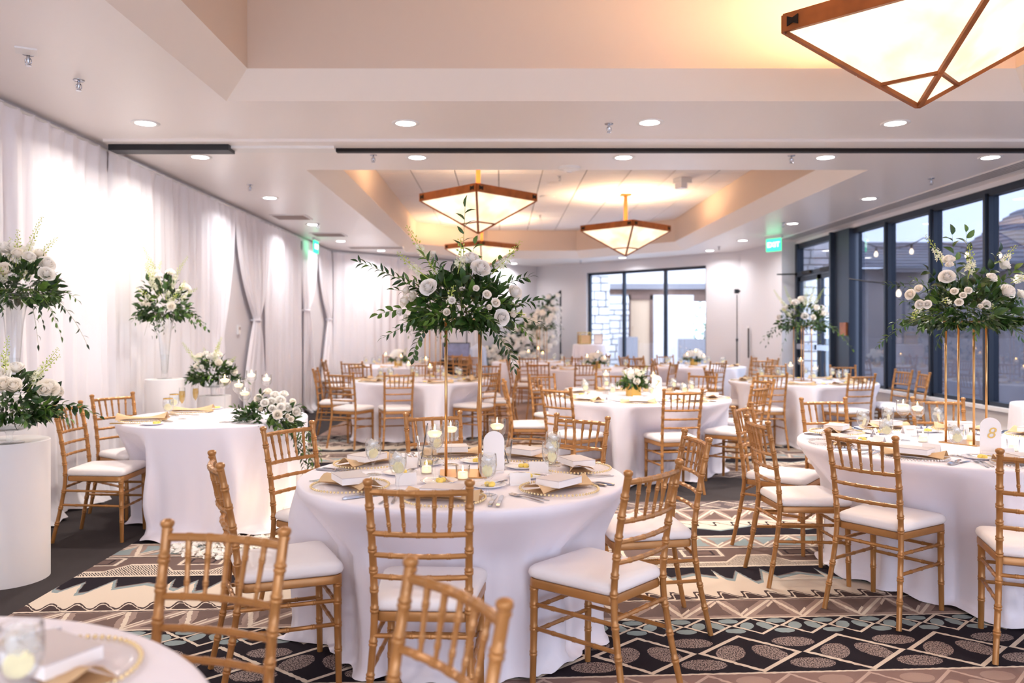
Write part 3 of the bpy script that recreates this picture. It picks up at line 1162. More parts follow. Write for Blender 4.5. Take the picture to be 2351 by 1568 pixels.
def chair_meshes():
    for s in (-1, 1):
        path = catmull([(s * .190, -.272, 0), (s * .172, -.222, .25), (s * .164, -.2, .44), (s * .1665, -.222, .66), (s * .1725, BACK_Y, .895)], 5)
        m_ = bamboo(path, .0125, .0135, [.13, .235, .345, .44 + .02, .53, .60, .675, .755, .83])
        m_.lathe([(.0135, -.010), (.0155, -.004), (.0125, 0), (.0165, .006), (.0185, .012), (.017, .019), (.010, .024), (0, .0255)], 10, (s * .1725, BACK_Y - .001, .894))
        CH_PARTS.append(('back_post', m_.mesh('back_post', M_GOLD, 40)))
        path = [Vector((s * .178, .182, 0)), Vector((s * .176, .178, .22)), Vector((s * .176, .176, .425))]
        m_ = bamboo(path, .0125, .0165, [.14, .24, .33, .40], ring=.002)
        CH_PARTS.append(('front_leg', m_.mesh('front_leg', M_GOLD, 40)))

    def rail(z, r, bow, nr, name):
        a, b_ = post_at(z, -1), post_at(z, 1)
        pts = [a.lerp(b_, k / 10) + Vector((0, -bow * (1 - (k / 5 - 1) ** 2), 0)) for k in range(11)]
        L_ = (b_ - a).length
        m_ = bamboo(pts, r, r, [L_ * (k + 1) / (nr + 1) for k in range(nr)], 7, .0016, .004)
        CH_PARTS.append((name, m_.mesh(name, M_GOLD, 40)))
        return pts
    top = rail(.872, .0115, .026, 5, 'top_rail')
    mid = rail(.725, .0098, .024, 5, 'cross_rail')
    rail(.648, .0095, .022, 4, 'cross_rail')
    rail(.572, .0095, .020, 4, 'cross_rail')
    for k in range(5):
        fx = (k - 2) / 2
        def along(pts, t):
            f = (t + 1) * 5
            i = min(int(f), 9)
            return pts[i].lerp(pts[i + 1], f - i)
        a = along(top, fx * .655)
        b_ = along(mid, fx * .60)
        path = [b_.lerp(a, i / 6) for i in range(7)]
        m_ = bamboo(path, .0055, .0085, [.035, .105], 7, .0018, .0035)
        CH_PARTS.append(('spindle', m_.mesh('spindle', M_GOLD, 40)))
    # stretchers
    def stretch(a, b_, nr=3):
        a, b_ = Vector(a), Vector(b_)
        L_ = (b_ - a).length
        m_ = bamboo([a.lerp(b_, i / 4) for i in range(5)], .0085, .0085, [L_ * (k + 1) / (nr + 1) for k in range(nr)], 7, .0016, .004)
        CH_PARTS.append(('stretcher', m_.mesh('stretcher', M_GOLD, 40)))
    for z in (.335, .24):
        for s in (-1, 1):
            stretch(post_at(z + .01, s), (s * .176, .178, z))
        stretch((-.176, .178, z - .015), (.176, .178, z - .015))
    stretch(post_at(.365, -1), post_at(.365, 1), 4)

    # seat frame and cushion: rounded trapezoid
    def outline(k, rr=.05):
        c = [(-.165 * k, -.192 * k), (.165 * k, -.192 * k), (.203 * k, .198 * k), (-.203 * k, .198 * k)]
        out = []
        for i in range(4):
            p, a, b_ = Vector(c[i]), Vector(c[i - 1]), Vector(c[(i + 1) % 4])
            r_ = (rr if i > 1 else rr * .5) * k
            p1, p2 = p + (a - p).normalized() * r_, p + (b_ - p).normalized() * r_
            for t in range(6):
                t /= 5
                out.append(p1 * (1 - t) ** 2 + p * 2 * t * (1 - t) + p2 * t * t)
        return out
    def layers(prof):
        m_ = MB()
        vs = []
        for k, z in prof:
            vs += [(p.x, p.y, z) for p in outline(k)]
        n = 24
        fs = [(i * n + j, i * n + (j + 1) % n, (i + 1) * n + (j + 1) % n, (i + 1) * n + j) for i in range(len(prof) - 1) for j in range(n)]
        fs += [tuple(range(n - 1, -1, -1)), tuple((len(prof) - 1) * n + j for j in range(n))]
        return m_.add(vs, fs)
    CH_PARTS.append(('seat_frame', layers([(.96, .405), (1.0, .41), (1.0, .436), (.985, .441)]).mesh('seat_frame', M_GOLD, 40)))
    CH_PARTS.append(('cushion', layers([(.95, .441), (1.01, .449), (1.03, .461), (1.01, .478), (.95, .488), (.80, .494), (.5, .497), (.2, .498)]).mesh('cushion', M_CUSH, True)))


chair_meshes()


CHAIRS = []


def chair(x, y, rz, label):
    CHAIRS.append((x, y, rz))
    r = thing('gold_chair', label, 'chair', (x, y, 0), rz, 'gold chairs with white cushions')
    for nm, me in CH_PARTS:
        link(nm, me, r)
    return r


def chair_px(x1, y1, x2, y2, table, label, blend=0.0, z=.92):
    """chair from the pixels of its two finials; faces the side its table is on"""
    a, b_ = at_z(x1, y1, z), at_z(x2, y2, z)
    c = (a + b_) / 2
    d = (b_ - a)
    n = Vector((d.y, -d.x, 0)).normalized()
    to = Vector((table[0] - c.x, table[1] - c.y, 0)).normalized()
    if n.dot(to) < 0:
        n = -n
    f = (n * (1 - blend) + to * blend).normalized()
    o = c - f * BACK_Y
    R = {T0: .77, T1: .745, TS: .69}.get(table, .915)
    while math.hypot(o.x - table[0], o.y - table[1]) < R - .03 and f.dot(to) > .3:
        o -= f * .01
    return chair(o.x, o.y, math.atan2(-f.x, f.y), label)


def chair_ring(table, deg, dist, label, turn=0):
    """deg: 0 = towards +x of the table, 90 = far side; dist to seat centre"""
    a = math.radians(deg)
    x, y = table[0] + math.cos(a) * dist, table[1] + math.sin(a) * dist
    f = Vector((-math.cos(a), -math.sin(a)))
    return chair(x, y, math.atan2(-f.x, f.y) + math.radians(turn), label)


T0 = (-1.2, 1.1)
T1 = (-.177, 3.68)
T2 = (2.70, 4.65)
T3 = (1.348, 7.96)
T4 = (-1.067, 10.6)
T5 = (3.88, 10.3)
T6 = (1.62, 13.6)
T7 = (-1.95, 14.6)
T8 = (.72, 16.5)
T9 = (3.55, 14.6)
TS = (-2.19, 6.1)

# blurred pair of the corner table
chair_px(384.8, 1190, 651, 1208.6, T0, 'gold chair at the corner table below, closest to the white pedestal')
chair_px(943, 1276, 1156, 1371, T0, 'out-of-focus gold chair cut by the bottom edge, at the corner table')
# front centre table
chair_px(848, 1097, 1075, 1099, T1, 'gold chair seen squarely from behind at the front centre table')
chair_px(1442, 1077.7, 1559, 1052, T1, 'gold chair turned three-quarters at the front centre table, facing up-left', .15)
chair_px(1572.6, 982, 1626, 1003, T1, 'gold chair seen side-on behind the three-quarter chair, front centre table', .15)
chair_px(1275.5, 946.5, 1398, 955, T1, 'gold chair at the far right of the front centre table, back to the middle table')
chair_px(931.5, 946.5, 1056, 941.7, T1, 'gold chair across the front centre table, behind the brass flower stand')
chair_px(607, 978, 714.5, 964, T1, 'gold chair between the front centre table and the trailing garland')
chair_px(488, 1032.5, 505, 1060, T1, 'gold chair seen edge-on at the left of the front centre table', .1)
# right-hand front table
chair_px(1899.6, 982.8, 2057.8, 999.7, T2, 'gold chair with its full back in view at the right-hand front table')
chair(2.376, 3.557, -.4, 'gold chair cut by the right edge at the right-hand front table')
chair_px(1713, 949.4, 1765.5, 965.6, T2, 'gold chair seen from its side, left end of the right-hand front table', .1)
chair_px(1687, 930, 1722.4, 922.6, T2, 'gold chair half hidden behind the left-end chair of the right-hand front table', .1)
chair_px(1841.4, 911.7, 1939.5, 910.7, T2, 'gold chair on the far side of the right-hand front table, near its goblets')
chair_px(2090.6, 910, 2216, 912, T2, 'gold chair on the far side of the right-hand front table, behind its tall candles')
# middle table with the gold vase
chair_px(1522.9, 891, 1608, 890, T3, 'gold chair with its back to us at the gold-vase middle table')
chair_px(1725.3, 884.3, 1763.6, 880, T3, 'gold chair sideways at the right of the gold-vase middle table, nearer one', .1)
chair_px(1738, 866, 1769.3, 868, T3, 'gold chair sideways at the right of the gold-vase middle table, further one', .8)
chair_px(1585, 854.7, 1643, 857, T3, 'gold chair at the far right of the gold-vase middle table', .5)
chair_px(1241, 884, 1311.4, 888.6, T3, 'gold chair at the front left of the gold-vase middle table, back visible')
chair_px(1221, 857.6, 1266.9, 856.6, T3, 'gold chair at the back left of the gold-vase middle table', .7)
chair_px(1154.6, 869, 1161, 873, T3, 'gold chair standing edge-on left of the gold-vase middle table', .3)
chair_px(1369, 855, 1436, 855.5, T3, 'gold chair directly behind the gold vase bouquet of the middle table', .3)
# mid-left table
chair_px(882.7, 853.7, 948, 852.8, T4, 'gold chair seen squarely from behind at the mid-left table')
chair_px(759.3, 853.0, 804.8, 854, T4, 'gold chair at the front left corner of the mid-left table, back in view')
chair_px(716, 846, 731.6, 842, T4, 'gold chair edge-on at the left of the mid-left table', .4)
chair_px(804, 836.5, 849, 835.6, T4, 'gold chair at the far left of the mid-left table', .5)
chair_px(1102, 850.9, 1149, 848, T4, 'gold chair at the right of the mid-left table, behind the brass stand', .1)
chair_px(1101, 834.6, 1142.5, 833.6, T4, 'gold chair at the far right of the mid-left table', .5)
chair(-.03, 10.75, PI / 2 - .1, 'gold chair edge-on at the right end of the mid-left table')
chair_ring(T4, 95, 1.25, 'gold chair on the far side of the mid-left table')
# table by the windows
chair_px(1736.8, 854.7, 1810.4, 854.7, T5, 'gold chair with back to us at the left of the window table')
chair_px(1937.6, 856.6, 2005.5, 855.7, T5, 'gold chair with back to us at the right of the window table', .2)
chair_px(1905, 837, 1965, 837, T5, 'gold chair across the window table in front of the dark corner post', .2)
chair_px(1748, 834, 1806.6, 834, T5, 'gold chair across the window table under its flower trail', .3)
chair(2.98, 10.45, -PI / 2 + .05, 'gold chair edge-on at the left end of the window table')
chair(4.82, 9.62, PI / 2 - .15, 'nearer gold chair between the window table and the window sill')
chair(4.86, 10.12, PI / 2 + .12, 'further gold chair between the window table and the window sill')
chair(4.35, 13.45, PI - .5, 'spare gold chair against the pale wall beside the glass doors')
chair(4.62, 14.25, PI / 2 + .25, 'second spare gold chair tucked by the glass doors')
# far tables
chair_px(1319, 832.7, 1372.7, 831.7, T6, 'gold chair with back to us at the far gold-vase table, by its bouquet', .3)
chair_px(1217, 831.7, 1253, 831.7, T6, 'gold chair at the front left of the far gold-vase table', .5)
chair_px(1450, 833, 1489.4, 833.7, T6, 'gold chair at the front right of the far gold-vase table', .5)
chair_ring(T6, 55, 1.25, 'gold chair at the back right of the far gold-vase table')
chair_ring(T6, 100, 1.25, 'gold chair across the far gold-vase table')
chair_ring(T6, 172, 1.25, 'gold chair at the left end of the far gold-vase table')
chair_px(787, 829, 828, 829, T7, 'gold chair with back to us at the drape-side back table', .5)
chair_px(737.3, 826, 748.8, 824, T7, 'gold chair edge-on by the drapes, drape-side back table', .5)
chair_ring(T7, 160, 1.3, 'gold chair deep beside the drapes at the drape-side back table')
chair_ring(T7, 100, 1.25, 'gold chair across the drape-side back table')
chair_ring(T7, -55, 1.28, 'gold chair behind the squarely seen mid-left chair, drape-side back table')
chair_ring(T7, 35, 1.25, 'gold chair at the back right of the drape-side back table')
chair(-.75, 15.7, PI + .2, 'gold chair in front of the dark music equipment')
chair(-1.02, 16.1, PI - .15, 'second gold chair beside the dark music equipment')
chair_ring(T8, 215, 1.25, 'gold chair at the left of the table below the floral arch')
chair_ring(T8, 262, 1.25, 'gold chair with back to us at the table below the floral arch')
chair_ring(T8, 300, 1.27, 'gold chair at the right front of the table below the floral arch')
chair_ring(T8, 5, 1.25, 'gold chair at the right end of the table below the floral arch')
chair_px(1552.5, 820, 1596.5, 819, T9, 'gold chair with back to us at the table by the far window', .4)
chair_px(1481.7, 824, 1519, 822, T9, 'gold chair at the left of the table by the far window', .3)
chair_px(1634, 830, 1664, 826, T9, 'gold chair at the front right of the table by the far window', .5)
chair_ring(T9, 25, 1.22, 'gold chair under the camera pole, table by the far window')
chair_px(1534, 832, 1562, 828, T9, 'gold chair turned sideways before the table by the far window', .1)
chair_ring(T9, 140, 1.25, 'gold chair at the back left of the table by the far window')
chair_ring(T9, 100, 1.2, 'gold chair across the table by the far window')
# couple's table
chair(-2.72, 5.50, -PI / 2 + .02, "gold chair nearer the camera at the couple's table, behind the pedestal flowers")
chair_px(235, 907, 330, 900, TS, "gold chair against the drapes at the couple's table")


# ================================================================ round tables under floor-length cloths
def round_table(c, R, label, seed, seg=180, mat=None, h=.75, flare=-.015, fold=.074, puddle=.06, cat='table', group='round banquet tables', hi=True):
    r = random.Random(seed)
    comp = [(r.choice((7, 8, 9)), r.random() * 6.28, .5), (r.choice((13, 14, 15)), r.random() * 6.28, .5), (r.choice((19, 21, 23)), r.random() * 6.28, .4), (r.choice((29, 31)), r.random() * 6.28, .22), (3, r.random() * 6.28, .25)]
    t = thing('round_table', label, cat, (c[0], c[1], 0), 0, group)
    MB().lathe([(0, h - .03), (R - .015, h - .03), (R - .012, h - .006), (0, h - .006)], 40).build('tabletop', M_WHITE, t, 30)
    rings = [('d', f) for f in (0, .3, .6, .85, .97)] + [('r', a) for a in (0, 30, 60, 90)]
    drops = [.03, .07, .12, .18, .25, .33, .41, .5, .59, .68, .77, .85, .92, .965, .99, 1.0]
    vs, fs = [], []
    rc = .014
    top = h + .002

    def f_(a):
        s = sum(w_ * math.sin(n_ * a + p_ + .35 * math.sin(2 * a + p_)) for n_, p_, w_ in comp)
        return s
    for kind, q in rings:
        for k in range(seg):
            a = 2 * PI * k / seg
            if kind == 'd':
                rr, z = (R - rc) * q, top
            else:
                q_ = math.radians(q)
                rr, z = R - rc + rc * math.sin(q_), top - rc + rc * math.cos(q_)
            vs.append((rr * math.cos(a), rr * math.sin(a), z))
    H = top - rc
    # cloth gives way where a seat is pushed in
    near = [q_ for q_ in CHAIRS if math.hypot(q_[0] - c[0], q_[1] - c[1]) < R + .6]
    lim = []
    for k in range(seg):
        a = 2 * PI * k / seg
        rr, low = R + .30, R + .30
        while rr > R - .36:
            wx, wy = c[0] + rr * math.cos(a), c[1] + rr * math.sin(a)
            hit = False
            for cx, cy, cr in near:
                dx, dy = wx - cx, wy - cy
                lx, ly = dx * math.cos(cr) + dy * math.sin(cr), -dx * math.sin(cr) + dy * math.cos(cr)
                if abs(lx) < .225 and -.45 < ly < .222:
                    hit = True
            if hit:
                low = rr - .01
            rr -= .01
        # stop at the chair's front side only
        lim.append(low)
    w_ = max(2, seg // 60)
    lim = [min(lim[(k + j) % seg] for j in range(-w_ - 1, w_ + 2)) for k in range(seg)]
    lim = [sum(lim[(k + j) % seg] for j in range(-w_, w_ + 1)) / (2 * w_ + 1) for k in range(seg)]
    for dd in drops:
        for k in range(seg):
            a = 2 * PI * k / seg
            am = fold * min(1, (dd * 1.5) ** .8)
            v = f_(a + .10 * math.sin(dd * 4 + comp[0][1]) * dd)
            v = v if v > 0 else v * .55
            rr = R + flare * dd + am * (v + .35)
            z = H * (1 - dd)
            tz = min(1.0, max(0.0, (z - .50) / (H - .50)))
            lk = lim[k] + (R + .02 - lim[k]) * tz if lim[k] < R + .02 else lim[k]
            if rr > lk:                              # held in by a seat: the folds turn inwards
                rr = lk - .42 * am * (1 - max(-1.0, min(1.0, v * 1.3)))
            if dd > .95:
                q_ = min(1.0, (dd - .95) / .05)
                pw = max(0, math.sin(5 * a + comp[1][1]) + .6 * math.sin(11 * a + comp[2][1]) + .5)
                rr = min(rr + puddle * q_ ** 1.5 * (.3 + pw), lim[k] + .02)
                z = max(.005, H * (1 - dd) + .010 * q_ * (1 + math.sin(17 * a)))
            vs.append((rr * math.cos(a), rr * math.sin(a), z))
    n = len(rings) + len(drops)
    for i in range(n - 1):
        for k in range(seg):
            k2 = (k + 1) % seg
            fs.append((i * seg + k, (i + 1) * seg + k, (i + 1) * seg + k2, i * seg + k2))
    m_ = MB()
    m_.add(vs, fs)
    o = m_.build('tablecloth', mat or M_CLOTH, t, True)
    return t


round_table(T0, .77, 'white-clothed round table cut off in the bottom corner', 11, 160)
round_table(T1, .745, 'white-clothed round table front and centre under the tallest flowers', 12, 240)
round_table(T2, .915, 'white-clothed round table at the right with tall candles and arch card', 13, 240)
round_table(T3, .915, 'white-clothed round table mid-room with a gold vase bouquet', 14, 200)
round_table(T4, .915, 'white-clothed round table at mid-left beyond the brass stand', 15, 160)
round_table(T5, .915, 'white-clothed round table beside the dark windows and doors', 16, 160)
round_table(T6, .915, 'white-clothed round table far off with a small gold vase bouquet', 17, 120)
round_table(T7, .90, 'white-clothed round table far off near the corner drapes', 18, 120)
round_table(T8, .915, 'white-clothed round table far off below the floral arch', 19, 120)
round_table(T9, .90, 'white-clothed round table far off by the back window', 20, 120)
round_table(TS, .69, "white satin couple's table beside the drapes", 21, 220, M_SATIN, fold=.045, puddle=.10)
round_table((4.93, 7.25), .26, 'small white-clothed table at the right edge by the sill', 22, 90, flare=.02, fold=.015, puddle=.02)

# ================================================================ outside the windows
M_STUCCO = principled('grey_stucco', (146, 139, 142), .9, bump=.2, bscale=40, var=.05, vscale=1)
M_STUCCOL = principled('pale_stucco', (232, 222, 218), .9, bump=.2, bscale=40)
M_SHING = principled('slate_shingle', (112, 112, 122), .85, var=.15, vscale=5)
M_STONE = principled('ledge_stone', (222, 214, 212), .9, var=.18, vscale=2.5, bump=.5, bscale=14)
M_MORTAR = principled('mortar', (150, 142, 140), .95)
M_WOOD = principled('brown_fascia', (116, 84, 70), .7, var=.12, vscale=4)
M_TANP = principled('tan_door', (214, 178, 146), .7)
M_PATIO = principled('patio_concrete', (150, 146, 148), .9, var=.06, vscale=1)
M_HEDGE = principled('far_hedge', (96, 132, 84), .8, var=.3, vscale=6)
M_WIRE = principled('dark_wire', (26, 26, 30), .6)
M_BULB = emission('bulb_glow', (255, 226, 190), 4.0)

mb = MB()
mb.box(XR + TH + .01, 40, -8, 60, -.25, -.12)
mb.box(.2, XR + TH + .01, 20.9, 60, -.25, -.12)
struct('ground', mb, M_PATIO)


def stone_wall(name, label, x0, x1, z0, z1, y, dep, seed, sw=.3, sh=.15):
    r = random.Random(seed)
    t = thing(name, label, 'stone wall', ((x0 + x1) / 2, y, 0))
    cx = (x0 + x1) / 2
    MB().box(x0 - cx + .02, x1 - cx - .02, .05, dep, z0, z1).build('core', M_MORTAR, t)
    z = z0
    while z < z1 - .05:
        h = min(r.uniform(.7, 1.35) * sh, z1 - z)
        x = x0 - cx
        while x < x1 - cx - .02:
            w_ = min(r.uniform(.6, 1.5) * sw, x1 - cx - x)
            if x1 - cx - x - w_ < .08:
                w_ = x1 - cx - x
            m_ = MB()
            j = .008
            f = -r.uniform(0, .04)
            p = [(x + j, f), (x + w_ - j, f)]
            b = .014
            vs = [(x + j, .09, z + j), (x + w_ - j, .09, z + j), (x + w_ - j, .09, z + h - j), (x + j, .09, z + h - j)]
            vs += [(x + j + b * r.random(), f + .015 * r.random(), z + j + b * r.random()), (x + w_ - j - b * r.random(), f + .015 * r.random(), z + j + b * r.random()),
                   (x + w_ - j - b * r.random(), f + .015 * r.random(), z + h - j - b * r.random()), (x + j + b * r.random(), f + .015 * r.random(), z + h - j - b * r.random())]
            m_.add(vs, [(4, 5, 6, 7), (0, 1, 5, 4), (1, 2, 6, 5), (2, 3, 7, 6), (3, 0, 4, 7)])
            m_.build('stone', M_STONE, t)
            x += w_
        z += h
    return t


stone_wall('stone_wall', 'pale ledge-stone wall standing outside the glass double doors', 5.75, 7.62, -.12, 3.7, 17.6, .4, 5, .42, .19)
stone_wall('stone_pier', 'tall pale stone pier just outside the far window', 2.26, 2.86, -.12, 3.4, 21.0, .6, 6, .30, .18)
stone_wall('stone_wall', 'pale stone wall set back behind the pier, beyond the far window', 2.86, 3.72, -.12, 2.45, 23.2, .3, 7, .34, .18)

t = thing('entrance_porch', 'porch beyond the far window with brown beam and tan door', 'building', (4.6, 23.4, 0))
MB().box(-2.4, 1.9, .25, .5, 2.42, 2.62).build('beam', M_WOOD, t)
MB().box(-2.4, 1.9, .15, .5, 2.62, 2.78).build('fascia', M_STUCCO, t)
MB().box(-2.4, 1.9, .5, .8, 2.6, 3.9).build('upper_wall', M_STUCCOL, t)
MB().box(-.92, -.80, .0, .12, -.12, 2.44).build('door_post', M_WOOD, t)
MB().box(-.24, -.14, .0, .12, -.12, 2.44).build('door_post', M_WOOD, t)
MB().box(-.92, -.14, .0, .12, 2.30, 2.44).build('door_head', M_WOOD, t)
MB().box(-.80, -.24, .05, .1, -.12, 2.30).build('door', M_TANP, t)
MB().box(-.14, 1.05, .02, .3, -.12, 2.44).build('side_wall', M_STUCCOL, t)
MB().box(1.05, 1.9, .02, .14, 2.25, 2.44).build('lintel', M_WOOD, t)
m_ = MB()
m_.box(4.85, 7.4, 21.6, 21.9, -.12, 1.17)
tag(m_.build('low_wall', M_STUCCO, None), 'low grey stucco wall outside the far window', 'wall')
m_ = MB()
m_.box(3.25, 3.75, 21.9, 22.2, -.12, 1.22)
tag(m_.build('planter_wall', M_STUCCO, None), 'small grey stucco block beside the stone pier outside', 'wall')

# hedge of leaf cards far behind the porch
r = random.Random(9)
t = thing('hedge', 'green shrubbery glimpsed outside past the porch', 'hedge', (7.6, 30, 0))
m_ = MB()
for i in range(1400):
    c = Vector((r.uniform(-1.6, 1.6), r.uniform(-.7, .7), r.uniform(0, 1) ** .8 * 2.9 - .1))
    a = Euler((r.random() * 6, r.random() * 6, r.random() * 6)).to_matrix()
    s = r.uniform(.09, .17)
    m_.add([c + a @ Vector(v) * s for v in ((-.5, 0, 0), (0, -.25, .1), (.5, 0, 0), (0, .25, .1))], [(0, 1, 2, 3)])
o = m_.build('foliage', M_HEDGE, t)
o['kind'] = 'stuff'
MB().tube([(0, 0, -.12), (.05, 0, 1.4)], [.06, .03], 8).build('trunk', M_WOOD, t)

# building across the patio, roof in courses
t = thing('patio_building', 'grey stucco building with a low slate roof across the patio', 'building', (13, 22.2, 0))
MB().box(-5.2, 9, 0, .3, -.12, 3.12).build('wall', M_STUCCO, t)
MB().box(-2.5, 9, -.35, .0, 3.0, 3.12).build('soffit', M_STUCCO, t)
for k in range(9):
    y0, z0 = -.40 + k * .36, 3.12 + k * .115
    m_ = MB()
    m_.add([(-5.4, y0, z0), (9, y0, z0), (9, y0 + .42, z0 + .125), (-5.4, y0 + .42, z0 + .125), (-5.4, y0, z0 + .05), (9, y0, z0 + .05), (9, y0 + .42, z0 + .14), (-5.4, y0 + .42, z0 + .14)],
           [(4, 5, 6, 7), (0, 1, 5, 4), (3, 2, 1, 0), (1, 2, 6, 5), (3, 0, 4, 7)])
    m_.build('shingle_course', M_SHING, t)
t = thing('gable_building', 'taller hip-roofed building with slate courses beyond the windows', 'building', (10.0, 16, 0))
MB().box(.3, 9, 0, .3, -.12, 2.75).build('wall', M_STUCCO, t)
n = 13
for k in range(n):
    f0, f1 = k / n, (k + 1.15) / n
    z0, z1 = 2.72 + f0 * 1.45, 2.72 + f1 * 1.45
    y0, y1 = -.4 + f0 * 2.6, -.4 + f1 * 2.6
    x0, x1 = -.15 + f0 * 2.1, -.15 + f1 * 2.1
    m_ = MB()
    m_.add([(x0, y0, z0), (9, y0, z0), (9, y1, z1), (x1, y1, z1), (x0, y0, z0 + .05), (9, y0, z0 + .05), (9, y1, z1 + .01), (x1, y1, z1 + .01)], [(4, 5, 6, 7), (0, 1, 5, 4), (3, 2, 1, 0), (3, 0, 4, 7)])
    m_.add([(x0, y0, z0 + .05), (x1, y1, z1 + .01), (x1, 2.5, z1 + .01), (x0, 2.5, z0 + .05), (x0, y0, z0), (x0, 2.5, z0)], [(0, 1, 2, 3), (0, 3, 5, 4)])
    m_.build('shingle_course', M_SHING, t)
m_ = MB()
m_.box(5.6, 12.5, 13.6, 13.85, -.12, 1.265)
tag(m_.build('patio_wall', M_STUCCO, None), 'low grey patio wall outside the right-hand windows', 'wall')


def string_light(pts, label, bulbs):
    t = thing('string_light', label, 'string lights', (0, 0, 0))
    P = []
    for i in range(len(pts) - 1):
        a, b_ = Vector(pts[i]), Vector(pts[i + 1])
        for k in range(12):
            f = k / 12
            P.append(a.lerp(b_, f) - Vector((0, 0, .22 * 4 * f * (1 - f))))
    P.append(Vector(pts[-1]))
    MB().tube(P, .010, 5).build('wire', M_WIRE, t)
    for i in range(bulbs):
        q = P[int((i + .5) / bulbs * (len(P) - 1))]
        MB().lathe([(.012, 0), (.022, -.02), (.022, -.07), (.014, -.08)], 8, tuple(q)).build('socket', M_WIRE, t)
        MB().lathe([(.014, -.08), (.035, -.12), (.038, -.15), (.022, -.18), (0, -.185)], 8, tuple(q)).build('bulb', M_BULB, t, True)


string_light([at(1957, 540, 14.5), at(2120, 546, 14.5), at(2420, 540, 14.5)], 'string of bare bulbs drooping outside the windows', 8)
string_light([at(1950, 640, 11.6), at(2500, 560, 9.0)], 'dark wire strung low outside behind the flowers', 2)

# ================================================================ tableware: shared meshes
TZ = .7525      # top of the cloth


def lathe_mesh(name, prof, seg, mat, smooth=True):
    return MB().lathe(prof, seg).mesh(name, mat, smooth)


ME = {}
ME['charger'] = lathe_mesh('charger', [(0, .003), (.10, .003), (.125, .007), (.158, .010), (.161, .008), (.160, .001)], 40, M_CHARGER)


def beads(rad, n, r, z, mat, name):
    m_ = MB()
    for k in range(n):
        a = 2 * PI * k / n
        m_.lathe([(0, -r), (r * .75, -r * .6), (r, 0), (r * .75, r * .6), (0, r)], 6, (rad * math.cos(a), rad * math.sin(a), z))
    return m_.mesh(name, mat, True)


ME['gold_rim'] = beads(.163, 64, .0056, .010, M_BEAD, 'beaded_rim')
ME['clear_rim'] = beads(.163, 64, .0056, .010, M_BEADC, 'beaded_rim')


def napkin_mesh(seed, flat=False):
    r = random.Random(seed)
    ph = r.random() * 6

    def top(u, v):
        x = (u - .5) * .30
        e = abs(u - .5) * 2
        wd = .034 + .026 * e ** 1.5
        y = (v - .5) * 2 * wd
        z = .008 + .006 * math.sin(v * PI) + (.024 * e ** 2 * math.sin(v * PI) + .006 * e * math.sin(v * 9 + ph + u * 4))
        return (x, y, z)
    m_ = MB()
    m_.sheet(top, 14, 8)
    m_.sheet(lambda u, v: ((u - .5) * .30, (.5 - v) * 2 * (.034 + .026 * (abs(u - .5) * 2) ** 1.5), .002), 14, 1)
    return m_.mesh('napkin', M_NAPKIN, True)


ME['napkin'] = [napkin_mesh(i) for i in range(3)]
ME['box'] = MB().box(-.082, .082, -.058, .058, 0, .026).mesh('favour_box', M_PAPER)
ME['box_lid'] = MB().box(-.083, .083, -.059, .059, .026, .029).mesh('lid_card', M_TOPCARD)


def fork_mesh():
    m_ = MB()
    L = [(-.095, .004, .0012), (-.05, .0045, .002), (0, .003, .004), (.035, .003, .006), (.05, .007, .005), (.06, .011, .003), (.065, .012, .003)]
    vs, fs = [], []
    for y, w_, z in L:
        vs += [(-w_, y, z), (w_, y, z), (w_, y, z + .002), (-w_, y, z + .002)]
    for i in range(len(L) - 1):
        for k in range(4):
            fs.append((i * 4 + k, i * 4 + (k + 1) % 4, i * 4 + 4 + (k + 1) % 4, i * 4 + 4 + k))
    fs += [(3, 2, 1, 0), tuple((len(L) - 1) * 4 + k for k in range(4))]
    m_.add(vs, fs)
    for k in range(4):
        x = -.0095 + k * .00633
        m_.box(x - .0016, x + .0016, .064, .098, .003, .005)
    return m_.mesh('fork', M_CHROME, 30)


def knife_mesh():
    m_ = MB()
    vs, fs = [], []
    L = [(-.11, .005, .007), (-.10, .008, .008), (-.03, .0075, .008), (-.015, .005, .005), (0, .007, .0025), (.06, .010, .0022), (.095, .009, .002), (.115, .002, .0015)]
    for y, w_, z in L:
        vs += [(-w_, y, .0005), (w_, y, .0005), (w_ * .9, y, z), (-w_ * .9, y, z)]
    for i in range(len(L) - 1):
        for k in range(4):
            fs.append((i * 4 + k, i * 4 + (k + 1) % 4, i * 4 + 4 + (k + 1) % 4, i * 4 + 4 + k))
    fs += [(3, 2, 1, 0), tuple((len(L) - 1) * 4 + k for k in range(4))]
    return m_.add(vs, fs).mesh('knife', M_CHROME, 40)


ME['fork'], ME['knife'] = fork_mesh(), knife_mesh()
ME['goblet'] = lathe_mesh('goblet', [(0, .004), (.030, .004), (.036, .002), (.036, 0), (.0, 0), (.010, .006), (.006, .02), (.0055, .05), (.010, .062), (.024, .075), (.034, .095), (.0375, .12), (.0365, .15), (.034, .168), (.0325, .168), (.035, .15), (.036, .12), (.0325, .097), (.022, .078), (0, .068)], 20, M_GLASS)
ME['water'] = lathe_mesh('water', [(0, .071), (.021, .080), (.031, .098), (.0345, .12), (.0343, .138), (0, .138)], 16, M_WATER)
m_ = MB()
m_.lathe([(0, -.003), (.023, -.003), (.0245, 0), (.023, .003), (0, .003)], 18)
ME['lemon'] = m_.mesh('lemon_slice', M_LEMON, 40)
m_ = MB()
for cx_, cy_, cz_, a_ in ((-.012, .006, .122, .3), (.014, .004, .128, 1.0), (0, -.014, .134, .7), (.004, .012, .146, .2), (-.008, -.004, .150, 1.3)):
    m_.box(-.012, .012, -.012, .012, -.010, .010, Matrix.Translation((cx_, cy_, cz_)) @ Euler((a_, a_ * .7, a_ * 2)).to_matrix().to_4x4())
